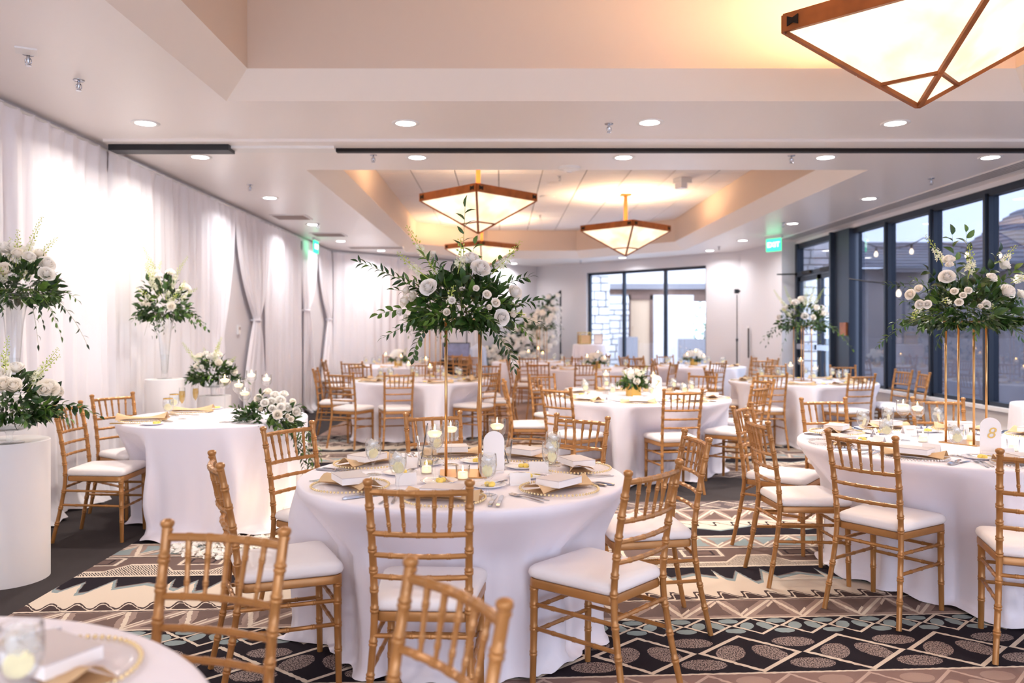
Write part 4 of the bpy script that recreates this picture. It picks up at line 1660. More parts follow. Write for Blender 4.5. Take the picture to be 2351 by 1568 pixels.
ME['ice'] = m_.mesh('ice_cubes', M_ICE)
ME['stemfoot'] = lathe_mesh('ring_foot', [(.030, .005), (.036, .003), (.036, .0)], 20, M_CERAM)
ME['plate'] = lathe_mesh('bread_plate', [(0, .004), (.05, .004), (.062, .008), (.08, .013), (.082, .012), (.064, .005), (.05, .0), (0, .0)], 30, M_CERAM)
m_ = MB()
for x, y in ((-.014, 0), (.013, .004), (.0, -.012)):
    m_.lathe([(0, 0), (.012, .001), (.0145, .008), (.011, .016), (0, .019)], 9, (x, y, 0))
ME['butter'] = m_.mesh('butter', M_BUTTER, True)
m_ = MB()
vs = [(-.045, -.022, 0), (.045, -.022, 0), (.045, 0, .05), (-.045, 0, .05), (-.045, .022, 0), (.045, .022, 0)]
vs += [(x, y * .93, z - .001) for x, y, z in vs]
m_.add(vs, [(0, 1, 2, 3), (3, 2, 5, 4), (9, 8, 7, 6), (10, 11, 8, 9), (0, 6, 7, 1), (4, 5, 11, 10), (0, 3, 9, 6), (3, 4, 10, 9), (1, 7, 8, 2), (2, 8, 11, 5)])
ME['card'] = m_.mesh('place_card', M_PAPER)
M_INK = principled('tan_ink', (176, 150, 116), .6)
m_ = MB()
pts = [(-.026 + .052 * i / 26, -.0125 - .0005, .0245 + .004 * math.sin(i * 1.7) + .002 * math.sin(i * 2.9)) for i in range(27)]
m_.tube(pts, .0006, 4)
ME['script'] = m_.mesh('script', M_INK)


def holder_mesh(h, cr=.040, ch=.082):
    c0 = h - ch
    return lathe_mesh('candle_glass', [(0, .004), (.036, .004), (.04, .002), (.04, 0), (0, 0), (.006, .010), (.0045, .04), (.0045, c0 - .035), (.007, c0 - .02), (cr * .7, c0 - .002), (cr, c0 + .015), (cr, h), (cr - .002, h), (cr - .002, c0 + .017), (cr * .68, c0 + .003), (0, c0 - .004)], 20, M_GLASS)


ME['holder'] = {h: holder_mesh(h) for h in (.18, .215, .245, .30, .34)}
ME['float'] = lathe_mesh('candle', [(0, -.014), (.022, -.012), (.033, .003), (.031, .012), (.012, .017), (0, .017)], 16, M_WAX)
ME['flame'] = lathe_mesh('flame', [(0, 0), (.003, .005), (.004, .011), (.0026, .019), (0, .029)], 8, M_FLAME)
ME['votive'] = lathe_mesh('votive_glass', [(0, .004), (.025, .004), (.027, .01), (.031, .066), (.0325, .066), (.029, .008), (.027, 0), (0, 0)], 18, M_GLASS)
ME['votive_wax'] = lathe_mesh('candle', [(0, .006), (.022, .006), (.022, .034), (.008, .036), (0, .034)], 14, M_WAX)
ME['tumbler'] = lathe_mesh('tumbler_glass', [(0, .006), (.032, .006), (.045, .125), (.0465, .125), (.0345, 0), (0, 0)], 20, M_GLASS)


def put(name, label, cat, group, x, y, rz, parts, z=TZ):
    t = thing(name, label, cat, (x, y, z), rz, group)
    for nm, me, loc, rot, lab in parts:
        o = link(nm, me, t, loc)
        if rot:
            o.rotation_euler = rot
        if lab:
            o['label'] = lab
    return t


TABLE_NAMES = {0: 'the bottom-corner table', 1: 'the front centre table', 2: 'the right-hand front table', 3: 'the gold-vase middle table', 4: 'the mid-left table',
               5: 'the window table', 6: 'the far gold-vase table', 7: 'the drape-side back table', 8: 'the table below the floral arch', 9: 'the table by the far window'}
SECTOR = ['right-end', 'far right', 'far-side', 'far left', 'left-end', 'near left', 'nearest', 'near right']


def setting(k, C, dist, deg, what, r, rim='gold', name=None):
    """one place laid on table k towards deg; what: letters of the pieces to lay"""
    a = math.radians(deg)
    o = Vector((math.cos(a), math.sin(a)))
    rt = Vector((-o.y, o.x)) * -1            # sitter's right when looking to the centre
    rt = Vector((-o.y, o.x))
    f = -o
    rz = math.atan2(-f.x, f.y)
    tn = TABLE_NAMES[k]
    pl = name or SECTOR[int(((deg % 360) + 22.5) // 45) % 8] + ' place'
    g = lambda s: s + ' on ' + tn
    c = Vector(C) + o * dist

    def pos(right, fwd):
        return c + rt * right + f * fwd
    if 'C' in what:
        put('charger_plate', 'clear charger with %s beaded rim, %s of %s' % (rim, pl, tn), 'plate', g('charger plates'), c.x, c.y, rz,
            [('plate', ME['charger'], None, None, None), ('beaded_rim', ME['gold_rim' if rim == 'gold' else 'clear_rim'], None, None, None)])
    if 'N' in what:
        o_ = link('napkin', ME['napkin'][r.randrange(3)], None, (c.x, c.y, TZ + .009), rz + r.uniform(-.25, .25))
        tag(o_, 'tan napkin folded on the charger, %s of %s' % (pl, tn), 'napkin', g('tan napkins'))
    if 'B' in what:
        put('favour_box', 'white favour box with grey lid, %s of %s' % (pl, tn), 'box', g('favour boxes'), c.x, c.y, rz + r.uniform(-.2, .2),
            [('box_body', ME['box'], None, None, None), ('lid_card', ME['box_lid'], None, None, 'grey printed lid card')], TZ + .026)
    if 'F' in what:
        for i, d_ in enumerate((-.195, -.222)):
            p = pos(d_, -.01 * i)
            o_ = link('fork', ME['fork'], None, (p.x, p.y, TZ + .001), rz + r.uniform(-.15, .15))
            tag(o_, '%s steel fork left of the charger, %s of %s' % (('inner', 'outer')[i], pl, tn), 'fork', g('forks'))
    if 'K' in what:
        for i, d_ in enumerate((.193, .222)):
            p = pos(d_, -.012 * i)
            o_ = link('knife', ME['knife'], None, (p.x, p.y, TZ + .001), rz + r.uniform(-.12, .12))
            tag(o_, '%s steel knife right of the charger, %s of %s' % (('inner', 'outer')[i], pl, tn), 'knife', g('knives'))
    if 'G' in what:
        p = pos(.13, .21)
        goblet(p.x, p.y, 'water goblet, %s of %s' % (pl, tn), g('water goblets'), r)
    if 'P' in what:
        p = pos(-.15, .19)
        bread(p.x, p.y, rz, '%s of %s' % (pl, tn), tn, r)
    if 'A' in what:
        p = pos(0, .235)
        card(p.x, p.y, rz + r.uniform(-.3, .3), 'white tent place card, %s of %s' % (pl, tn), g('place cards'))


def goblet(x, y, label, group, r, lemon=True):
    parts = [('glass', ME['goblet'], None, None, None), ('water', ME['water'], None, None, None), ('ice_cubes', ME['ice'], None, None, 'clear ice cubes')]
    if lemon:
        parts.append(('lemon_slice', ME['lemon'], (.006 * r.uniform(-1, 1), -.008, .100), (PI / 2 + r.uniform(-.35, .35), 0, r.uniform(-.9, .9)), 'yellow lemon slice in the water'))
    put('goblet', label, 'goblet', group, x, y, r.random() * .5, parts)


def bread(x, y, rz, where, tn, r, butter=True):
    o_ = link('bread_plate', ME['plate'], None, (x, y, TZ))
    tag(o_, 'white bread plate, ' + where, 'plate', 'bread plates on ' + tn)
    if butter:
        o_ = link('butter', ME['butter'], None, (x + .01, y - .015, TZ + .005), r.random() * 6)
        tag(o_, 'yellow butter balls, ' + where, 'butter', 'butter pats on ' + tn)
    o_ = link('butter_knife', ME['knife'], None, (x + .03, y + .01, TZ + .013), rz + .9)
    o_.scale = (.75, .7, .7)
    tag(o_, 'small butter knife, ' + where, 'knife', 'butter knives on ' + tn)


def card(x, y, rz, label, group):
    put('place_card', label, 'place card', group, x, y, rz, [('card', ME['card'], None, None, None), ('script', ME['script'], None, (0, 0, PI), 'thin tan script line')])


def candle(x, y, h, label, group, z=TZ, s=1.0):
    t = put('candle_holder', label, 'candle', group, x, y, 0,
            [('candle_glass', ME['holder'][h], None, None, None), ('water', None, None, None, None), ('candle', ME['float'], (0, 0, h - .038), None, 'white floating candle'), ('flame', ME['flame'], (0, 0, h - .023), None, 'lit flame')] if False else
            [('candle_glass', ME['holder'][h], None, None, None), ('candle', ME['float'], (0, 0, h - .040), None, 'white floating candle'), ('flame', ME['flame'], (0, 0, h - .024), None, 'lit flame')], z)
    if s != 1:
        t.scale = (s, s, 1)
    return t


def votive(x, y, label, group, z=TZ):
    put('votive_candle', label, 'candle', group, x, y, 0, [('votive_glass', ME['votive'], None, None, None), ('candle', ME['votive_wax'], None, None, None), ('flame', ME['flame'], (0, 0, .036), None, 'lit flame')], z)


M_GOLDLEAF = principled('gold_numeral', (206, 168, 96), .3, metal=.7)


def arch_sign(x, y, rz, label, num=None):
    t = thing('table_sign', label, 'table sign', (x, y, TZ), rz)
    m_ = MB()
    out = [(-.05, 0), (.05, 0)] + [(.05 * math.cos(PI * k / 14), .145 + .05 * math.sin(PI * k / 14)) for k in range(15)]
    n = len(out)
    vs = [(a, -.003, b_) for a, b_ in out] + [(a, .003, b_) for a, b_ in out]
    m_.add(vs, [tuple(range(n)), tuple(range(2 * n - 1, n - 1, -1))] + [((i + 1) % n, i, n + i, n + (i + 1) % n) for i in range(n)])
    m_.build('arch_card', M_PAPER, t)
    MB().box(-.045, .045, -.02, .02, 0, .012).build('base', M_PAPER, t)
    if num:
        o = link('numeral', text_mesh(num, .085, .001, M_GOLDLEAF, .25), t, (0, -.0045, .11))
        o.rotation_euler = (PI / 2, 0, 0)
    return t


def brass_stand(x, y, rz, label, w_=.078, h=.715):
    t = thing('flower_stand', label, 'stand', (x, y, TZ), rz, 'tall brass flower stands')
    MB().box(-w_ - .028, w_ + .028, -w_ - .028, w_ + .028, 0, .006).build('base_plate', M_BRASS, t)
    for sx in (-1, 1):
        for sy in (-1, 1):
            MB().tube([(sx * w_, sy * w_, .004), (sx * w_, sy * w_, h)], .0065, 10).build('leg', M_BRASS, t, True)
    MB().box(-w_ - .012, w_ + .012, -w_ - .012, w_ + .012, h - .004, h + .004).build('top_plate', M_BRASS, t)
    return t


rs = random.Random(77)
# ---- front centre table (positions read off one by one)
for deg in (265, -41, 14, 57, 99, 151.5, 213):
    setting(1, T1, .553, deg, 'CNBFK', rs)
g1 = ' on the front centre table'
for (px, py), lab in (((857, 1090), 'water goblet with lemon nearest the far-left place'), ((913, 1128), 'water goblet with lemon left of the brass stand'), ((1119.5, 1137), 'water goblet with lemon right of the front chair back'),
                      ((1263, 1100), 'front one of two goblets at the right'), ((1270, 1070), 'rear one of two goblets at the right'), ((1003, 1062), 'water goblet behind the brass stand legs')):
    p = at_z(px, py, TZ)
    goblet(p.x, p.y, lab + ', front centre table', 'water goblets' + g1, rs)
for (px, py), lab in (((980, 1067), 'behind the left votive'), ((917, 1088), 'beside the left goblet'), ((1119, 1117), 'under the goblet near the front chair'), ((1197.6, 1074), 'at the right, rear one'), ((1208, 1096), 'at the right, front one'), ((1092, 1061), 'behind the right stand leg'), ((1008, 1108), 'in front of the brass base')):
    p = at_z(px, py, TZ)
    bread(p.x, p.y, rs.random() * 3, lab + ', front centre table', TABLE_NAMES[1], rs)
for (px, py), lab in (((939, 1073), 'left of the votive'), ((1194, 1112), 'beside the front goblet'), ((1237, 1084), 'near the pair of goblets'), ((932, 1112), 'behind the near left box')):
    p = at_z(px, py, TZ)
    card(p.x, p.y, rs.uniform(-.3, .3), 'white tent place card %s, front centre table' % lab, 'place cards' + g1)
candle(-.295, 3.53, .245, 'tallest floating-candle glass, left of the brass stand, front centre table', 'stemmed candles' + g1)
candle(-.25, 3.93, .215, 'shorter floating-candle glass behind the left brass leg, front centre table', 'stemmed candles' + g1)
candle(-.02, 3.80, .245, 'floating-candle glass right of the brass stand, front centre table', 'stemmed candles' + g1)
votive(-.347, 3.70, 'short glass votive left of the brass base, front centre table', 'votives' + g1)
votive(-.172, 3.555, 'short glass votive in front of the brass base, front centre table', 'votives' + g1)
M_STRAW = M_BLACK
for (x, y, tilt), lab in (((-.388, 4.07, .12), 'straight tumbler with a black straw, behind the left votive'), ((.01, 3.95, -.3), 'straight tumbler with leaning black straw behind the arch card')):
    t = put('tumbler', lab, 'glass', None, x, y, 0, [('glass', ME['tumbler'], None, None, None)])
    MB().tube([(-.02, 0, .008), (.012 if tilt > 0 else -.03, 0, .19)] if tilt > 0 else [(.025, 0, .008), (-.035, 0, .20)], .0028, 6).build('straw', M_BLACK, t)
arch_sign(-.035, 3.72, PI + .25, 'white arched table card seen from its blank back, front centre table')
brass_stand(T1[0], T1[1], .06, 'tall brass four-legged flower stand on the front centre table')

# ---- right-hand front table
for deg in (262, 222, 181, 136, 98, 62, 28, 302):
    setting(2, T2, .735, deg, 'CNBFK' + ('' if deg in (28, 302) else 'GPA'), rs, rim='clear' if deg < 300 and deg > 170 else 'gold', name={62: 'rear place', 28: 'right-end place', 302: 'near right place'}.get(deg))
candle(2.42, 4.80, .245, 'taller floating-candle glass on the right-hand front table', 'stemmed candles on the right-hand front table')
candle(2.60, 4.98, .215, 'shorter floating-candle glass beside the brass leg, right-hand front table', 'stemmed candles on the right-hand front table')
for px, py, lab in ((2119, 1015, 'left of the tall candle'), (2229, 1012, 'between the brass legs'), (2326, 1036, 'beside the arch card')):
    p = at_z(px, py, TZ)
    votive(p.x, p.y, 'short glass votive %s, right-hand front table' % lab, 'votives on the right-hand front table')
p = at_z(2274, 1042, TZ)
arch_sign(p.x, p.y, -.35, 'white arched table card with a gold numeral, right-hand front table', '8')
brass_stand(2.74, 4.70, .62, 'tall brass four-legged flower stand on the right-hand front table')

# ---- middle table with the gold vase
for i in range(9):
    d_ = 262 + i * 40
    setting(3, T3, .735, d_, 'CNBG' + ('PAK' if math.sin(math.radians(d_)) < .4 else ''), rs, name=['nearest', 'near right', 'right', 'far right', 'far', 'far left', 'upper left', 'left', 'near left'][i] + ' place')
for px, py, h, lab in ((1391, 905, .245, 'left of the gold vase'), (1500, 901, .215, 'right of the gold vase'), (1448, 918, .30, 'in front of the gold vase')):
    p = at_z(px, py, TZ)
    candle(p.x, p.y, h, 'floating-candle glass %s, middle table' % lab, 'stemmed candles on the middle table')
p = at_z(1508, 905, TZ)
arch_sign(p.x, p.y, -.15, 'white arched table card by the gold vase, middle table', '7')
# ---- further tables: charger, napkin, goblet at each place, candles in the middle
FAR = {4: (T4, 9, 255, 'CNGP'), 5: (T5, 9, 250, 'CNGP'), 6: (T6, 8, 270, 'NG'), 7: (T7, 7, 270, 'NG'), 8: (T8, 8, 250, 'NG'), 9: (T9, 8, 260, 'NG')}
NM9 = ['nearest', 'near right', 'right', 'far right', 'far', 'far left', 'upper left', 'left', 'near left']
for k, (C, n, d0, what) in FAR.items():
    for i in range(n):
        setting(k, C, .725, d0 + i * 360 / n, what, rs, name=NM9[i] + ' place')
    for i, (dx, dy, h) in enumerate(((-.16, -.05, .245), (.13, -.12, .215), (.05, .16, .30))):
        candle(C[0] + dx, C[1] + dy, h, '%s floating-candle glass on %s' % (('first', 'second', 'third')[i] if False else ('left', 'right', 'rear')[i], TABLE_NAMES[k]), 'stemmed candles on ' + TABLE_NAMES[k])
brass_stand(T5[0] + .05, T5[1] + .1, .3, 'tall slim brass flower stand on the window table')
brass_stand(T8[0] + .12, T8[1], .3, 'tall slim brass flower stand before the floral arch')
brass_stand(T4[0] + .15, T4[1] + .05, .5, 'tall slim brass flower stand on the mid-left table')

# ---- corner table at the very bottom
setting(0, T0, .55, 54, 'CNBK', rs, name='visible place')
goblet(-.82, 1.36, 'blurred water goblet cut by the bottom corner', 'water goblets on the bottom-corner table', rs)
# ---- small edge table
p = at_z(2344, 935, .755)
candle(4.86, 7.18, .18, 'floating-candle glass on the small table by the sill', None)

# ---- couple's table
M_GOLDC = principled('gold_cutlery', (206, 168, 98), .25, metal=.8)
def gold_copy(me):
    c = me.copy()
    c.materials.clear()
    c.materials.append(M_GOLDC)
    return c
GK, GF = gold_copy(ME['knife']), gold_copy(ME['fork'])
M_RIMG = M_GOLDC
ME['flute'] = lathe_mesh('flute', [(0, .004), (.028, .004), (.031, .002), (.031, 0), (0, 0), (.005, .01), (.004, .09), (.008, .105), (.021, .14), (.0245, .18), (.0215, .235), (.020, .235), (.023, .18), (.0195, .142), (0, .112)], 18, M_GLASS)
M_CHAMP = clear('champagne', (236, 214, 150), 1.33, .03, 1.2)
ME['champ'] = lathe_mesh('champagne', [(0, .113), (.0185, .142), (.0222, .18), (.0212, .208), (0, .208)], 16, M_CHAMP)
ME['goldrim'] = lathe_mesh('gold_rim', [(.0335, .164), (.0355, .165), (.0345, .171), (.0325, .170)], 20, M_GOLDC)
for px, py, lab in ((418, 962, 'left champagne flute'), (449, 953, 'right champagne flute')):
    p = at_z(px, py, TZ)
    put('champagne_flute', lab + " on the couple's table", 'glass', "flutes on the couple's table", p.x, p.y, 0, [('glass', ME['flute'], None, None, None), ('champagne', ME['champ'], None, None, 'pale gold champagne')])
for px, py, lab in ((386, 968, 'gold-rimmed goblet in front'), (400, 955, 'gold-rimmed goblet behind')):
    p = at_z(px, py, TZ)
    put('rimmed_goblet', lab + " on the couple's table", 'goblet', "goblets on the couple's table", p.x, p.y, 0, [('glass', ME['goblet'], None, None, None), ('juice', ME['water'], None, None, None), ('gold_rim', ME['goldrim'], None, None, 'gold rim band'), ('lemon_slice', ME['lemon'], (0, -.006, .105), (PI / 2, 0, .3), 'yellow lemon slice')])
for i, (px, py) in enumerate(((328, 966), (440, 946))):
    p = at_z(px, py, TZ)
    w_ = ('near', 'far')[i]
    put('charger_plate', "clear gold-beaded charger at the %s place of the couple's table" % w_, 'plate', "chargers on the couple's table", p.x, p.y, 0, [('plate', ME['charger'], None, None, None), ('beaded_rim', ME['gold_rim'], None, None, None)])
    o_ = link('napkin', ME['napkin'][i], None, (p.x, p.y, TZ + .010), .1)
    o_.scale = (1.15, 1.1, 1.3)
    tag(o_, "tan napkin with puffed ends at the %s place of the couple's table" % w_, 'napkin', "napkins on the couple's table")
    for j, me in enumerate((GK, GF)):
        q = p + Vector(((-.03, -.20, 0), (.02, .19, 0))[j])
        o_ = link(('gold_knife', 'gold_fork')[j], me, None, (q.x, q.y, TZ + .001), -PI / 2 + .1)
        tag(o_, "gold %s at the %s place of the couple's table" % (('knife', 'fork')[j], w_), ('knife', 'fork')[j], "gold cutlery on the couple's table")
for i, (px, py) in enumerate(((350, 975), (490, 939))):
    p = at_z(px, py, TZ)
    o_ = link('bread_plate', ME['plate'], None, (p.x, p.y, TZ))
    tag(o_, "small white plate with butter at the %s of the couple's table" % ('front edge', 'back')[i], 'plate', "bread plates on the couple's table")
    o_ = link('butter', ME['butter'], None, (p.x + .03, p.y, TZ + .005))
    tag(o_, "butter balls on the %s plate of the couple's table" % ('front', 'back')[i], 'butter', "butter on the couple's table")
for px, py, top, h, lab in ((516, 970, 877, .34, 'tallest stemmed candle glass'), (548, 967, 0, .30, 'stemmed candle glass second from the flutes'), (562, 969, 0, .245, 'shortest stemmed candle glass in front'), (577, 948, 0, .34, 'stemmed candle glass behind the garland end'), (612, 944, 0, .30, 'stemmed candle glass rising from the garland')):
    p = at_z(px, py, TZ)
    candle(p.x, p.y, h, lab + " on the couple's table", "stemmed candles on the couple's table")

# ================================================================ flowers: shared meshes
def leaf_mesh(kind, mat):
    prof = {'lance': [(0, .0), (.12, .09), (.35, .155), (.6, .13), (.85, .055), (1, 0)], 'broad': [(0, 0), (.1, .13), (.3, .25), (.55, .26), (.8, .15), (1, 0)]}[kind]
    vs, fs = [], []
    for t, w_ in prof:
        z = .10 * math.sin(t * 2.6) - .22 * t * t
        vs += [(-w_, t, z + w_ * .35), (0, t, z), (w_, t, z + w_ * .35)]
    for i in range(len(prof) - 1):
        a = i * 3
        fs += [(a, a + 1, a + 4, a + 3), (a + 1, a + 2, a + 5, a + 4)]
    return MB().add(vs, fs), mat


LEAF = {}
for kd in ('lance', 'broad'):
    for i, mt in enumerate((M_LEAF, M_LEAF2, M_LEAF3)):
        mbk, _ = leaf_mesh(kd, mt)
        LEAF[kd, i] = (mbk, mbk.mesh('leaf', mt, True))


def rose_mesh(seed, mat, openness=1.0):
    r = random.Random(seed)
    m_ = MB()
    # (petals, radius, height, flare, width, closing)
    layers = [(3, .20, .78, .0, 2.0, .75), (3, .30, .80, .0, 1.7, .42), (4, .42, .76, .03, 1.4, .20), (5, .56, .66, .12, 1.2, .05), (5, .70, .50, .26, 1.12, 0), (6, .80, .30, .36, 1.05, 0)]
    for li, (n, rad, h, curl, wd, clo) in enumerate(layers):
        if li == 5 and openness < .6:
            continue
        off = r.random() * 6
        for k in range(n):
            a0 = off + 2 * PI * k / n + r.uniform(-.15, .15)
            hw = wd * PI / n * 1.25
            hh = h * r.uniform(.93, 1.07)
            tw = r.uniform(-.05, .05)

            def fn(u, v, a0=a0, hw=hw, rad=rad, hh=hh, curl=curl, clo=clo, tw=tw):
                uu = (u - .5) * 2
                a = a0 + uu * hw * (.5 + .5 * math.sin(v * 2.0))
                edge = 1 - .14 * abs(uu) ** 2.5 * v
                rr = rad * (.25 + .78 * math.sin(min(v * 1.35, 1.57))) * (1 - clo * v * v) + curl * openness * max(0, v - .5) ** 1.4 * 1.3 + (.03 + tw) * uu
                z = -.5 + (hh + .5) * v * edge - curl * openness * max(0, v - .7) * 1.4
                return (rr * math.cos(a), rr * math.sin(a), z)
            m_.sheet(fn, 5, 6)
    m_.lathe([(.16, .2), (.17, .5), (.10, .66), (0, .70)], 8)
    return m_.mesh('rose', mat, True)


ROSE = [rose_mesh(1, M_ROSE), rose_mesh(2, M_ROSE, .8), rose_mesh(3, M_ROSEC), rose_mesh(4, M_ROSEC, .5)]
ROSELOW = []
for i, mt in enumerate((M_ROSE, M_ROSEC)):
    m_ = MB()
    m_.lathe([(0, -.6), (.5, -.5), (.95, .1), (1.0, .45), (.8, .62), (.68, .5), (.6, .72), (.42, .62), (.3, .8), (0, .75)], 9)
    ROSELOW.append(m_.mesh('rose', mt, True))


def rot_to(d, roll=0.0):
    """matrix turning +Y to d"""
    d = Vector(d).normalized()
    q = Vector((0, 1, 0)).rotation_difference(d)
    return q.to_matrix().to_4x4() @ Matrix.Rotation(roll, 4, 'Y')


def rot_z_to(d):
    return Vector((0, 0, 1)).rotation_difference(Vector(d).normalized()).to_matrix().to_4x4()


def floret(m_, c, d, s, r):
    R = rot_z_to(d)
    for k in range(5):
        a = 2 * PI * k / 5 + r.random()
        v = [(0, 0, 0), (.5 * math.cos(a - .5), .5 * math.sin(a - .5), .18), (1.0 * math.cos(a), 1.0 * math.sin(a), .30 + r.uniform(-.15, .15)), (.5 * math.cos(a + .5), .5 * math.sin(a + .5), .18)]
        m_.add([c + (R @ Vector(q)) * s for q in v], [(0, 1, 2, 3)])


def spike(parent, a, b_, r, fat=.022, green=.45):
    """flower spike: open florets below, green buds towards the tip"""
    a, b_ = Vector(a), Vector(b_)
    L = (b_ - a).length
    side = Vector((r.uniform(-1, 1), r.uniform(-1, 1), 0)) * L * .08
    path = [a.lerp(b_, t / 8) + side * math.sin(t / 8 * PI) for t in range(9)]
    mf, mg = MB(), MB()
    mg.tube(path, [.0028 - .0018 * t / 8 for t in range(9)], 5)
    n = max(10, int(L / .0075))
    for i in range(n):
        f = .22 + .78 * i / n
        k = min(int(f * 8), 7)
        c = path[k].lerp(path[k + 1], f * 8 - k)
        d = (path[k + 1] - path[k]).normalized()
        ang = i * 2.4
        o = d.orthogonal().normalized()
        o = Matrix.Rotation(ang, 3, d) @ o
        sz = fat * (1.05 - .75 * f)
        if f < 1 - green:
            floret(mf, c + o * fat * .55 * (1.1 - f * .6), o + d * .4, sz * .8, r)
        else:
            q = c + o * sz * .9 + d * .003
            R = rot_z_to(o + d * .8)
            mg.add([q + (R @ Vector(v)) * sz * .55 for v in ((0, 0, -.7), (.55, 0, 0), (0, .55, 0), (-.55, 0, 0), (0, -.55, 0), (0, 0, .9))], [(0, 2, 1), (0, 3, 2), (0, 4, 3), (0, 1, 4), (5, 1, 2), (5, 2, 3), (5, 3, 4), (5, 4, 1)])
    o_ = mg.build('flower_spike', M_BUD, parent, True)
    if mf.v:
        mf.build('florets', M_FLORET, o_)


def arrangement(label, loc, seed, size, n_ball, vines, roses, spikes, n_obj=150, cat='flower arrangement', name='flower_arrangement', group=None, low=False, leafscale=1.0, core=True, xmin=None):
    """size (rx, ry, up, down) of the leafy heart; vines: (start, mid, tip, leaves, kind, leaf length); roses: (pos, diameter, kind); spikes: (from, to, fat)"""
    r = random.Random(seed)
    t = thing(name, label, cat, loc, 0, group)
    stuff = {0: MB(), 1: MB(), 2: MB()}
    count = [0]
    pend = []

    def leaf(p, d, L, kind, mt, roll):
        if xmin is not None and p.x < xmin + .07:
            p = Vector((xmin + .07 + .3 * r.random() * .2, p.y, p.z))
            d = Vector((abs(d.x), d.y, d.z))
        pend.append((Vector(p), Vector(d), L, kind, mt, roll))
    rx, ry, up, dn = size
    for i in range(n_ball):
        th = r.random() * 2 * PI
        ph = r.uniform(-.75, 1.0)
        cz = math.sqrt(max(0, 1 - ph * ph))
        d = Vector((math.cos(th) * cz, math.sin(th) * cz, ph))
        k = r.uniform(.35, 1.0) ** .6
        p = Vector((d.x * rx * k, d.y * ry * k, d.z * (up if d.z > 0 else dn) * k))
        ax = (d + Vector((r.uniform(-.7, .7), r.uniform(-.7, .7), r.uniform(-.6, .5)))).normalized()
        leaf(p, ax, r.uniform(.05, .085) * leafscale, 'broad' if r.random() < .35 else 'lance', r.choice((0, 0, 0, 2, 2, 1)), r.random() * 6.28)
    for a, m, b_, n, kind, L in vines:
        n, L = int(n * 1.25), L * 1.15
        a, m, b_ = Vector(a), Vector(m), Vector(b_)
        path = [(a * (1 - q) ** 2 + m * 2 * q * (1 - q) + b_ * q * q) for q in [i / 14 for i in range(15)]]
        ms = MB()
        ms.tube(path, [.0022 - .0014 * i / 14 for i in range(15)], 4)
        ms.build('vine_stem', M_STEM, t)
        mt0 = r.choice((0, 0, 2, 1))
        for i in range(n):
            f = .12 + .88 * i / max(1, n - 1)
            k = min(int(f * 14), 13)
            c = path[k].lerp(path[k + 1], f * 14 - k)
            d = (path[k + 1] - path[k]).normalized()
            o = d.orthogonal().normalized()
            o = Matrix.Rotation(i * PI + r.uniform(-.7, .7), 3, d) @ (d.cross(Vector((0, -1, 0))).normalized() if abs(d.y) < .95 else o)
            ax = (d * r.uniform(.5, 1.1) + o * r.uniform(.6, 1.0) + Vector((0, -.25 * r.random(), -.12))).normalized() if i < n - 1 else d
            leaf(c, ax, L * r.uniform(.75, 1.15) * (1.0 - .25 * f), kind, mt0 if r.random() < .7 else r.choice((0, 1, 2)), r.uniform(-.8, .8))
    order = sorted(range(len(pend)), key=lambda i: pend[i][0].y - pend[i][2] * 3)
    for j, i in enumerate(order):
        p, d, L, kind, mt, roll = pend[i]
        M = Matrix.Translation(p) @ rot_to(d, roll) @ Matrix.Scale(L, 4)
        if j < n_obj:
            o = bpy.data.objects.new('leaf', LEAF[kind, mt][1])
            COL.objects.link(o)
            o.parent = t
            o.matrix_basis = M
        else:
            mbk = LEAF[kind, mt][0]
            stuff[mt].add(mbk.v, mbk.f, M)
    for mt, m_ in stuff.items():
        if m_.v:
            o = m_.build('leaves', (M_LEAF, M_LEAF2, M_LEAF3)[mt], t, True)
            o['kind'] = 'stuff'
    for p, dia, kind in roses:
        p = Vector(p)
        d = (p * 1.0 + Vector((0, -.12, .03)) + Vector((r.uniform(-.04, .04), 0, r.uniform(-.04, .04)))).normalized()
        me = ROSELOW[kind % 2] if low else ROSE[kind]
        o = bpy.data.objects.new('rose', me)
        COL.objects.link(o)
        o.parent = t
        o.matrix_basis = Matrix.Translation(p) @ rot_z_to(d) @ Matrix.Rotation(r.random() * 6, 4, 'Z') @ Matrix.Scale(dia / 2.05, 4)
    for a, b_, fat in spikes:
        spike(t, a, b_, r, fat)
    return t


def from_px(loc, Y, pts):
    loc = Vector(loc)
    return [at(x, y, Y + dy) - loc for x, y, dy in pts]


# ---------------- centrepiece on the front table
HL = Vector((T1[0], T1[1], TZ + .735))


def hp(x, y, dy=0.):
    return at(x, y, T1[1] + dy) - HL


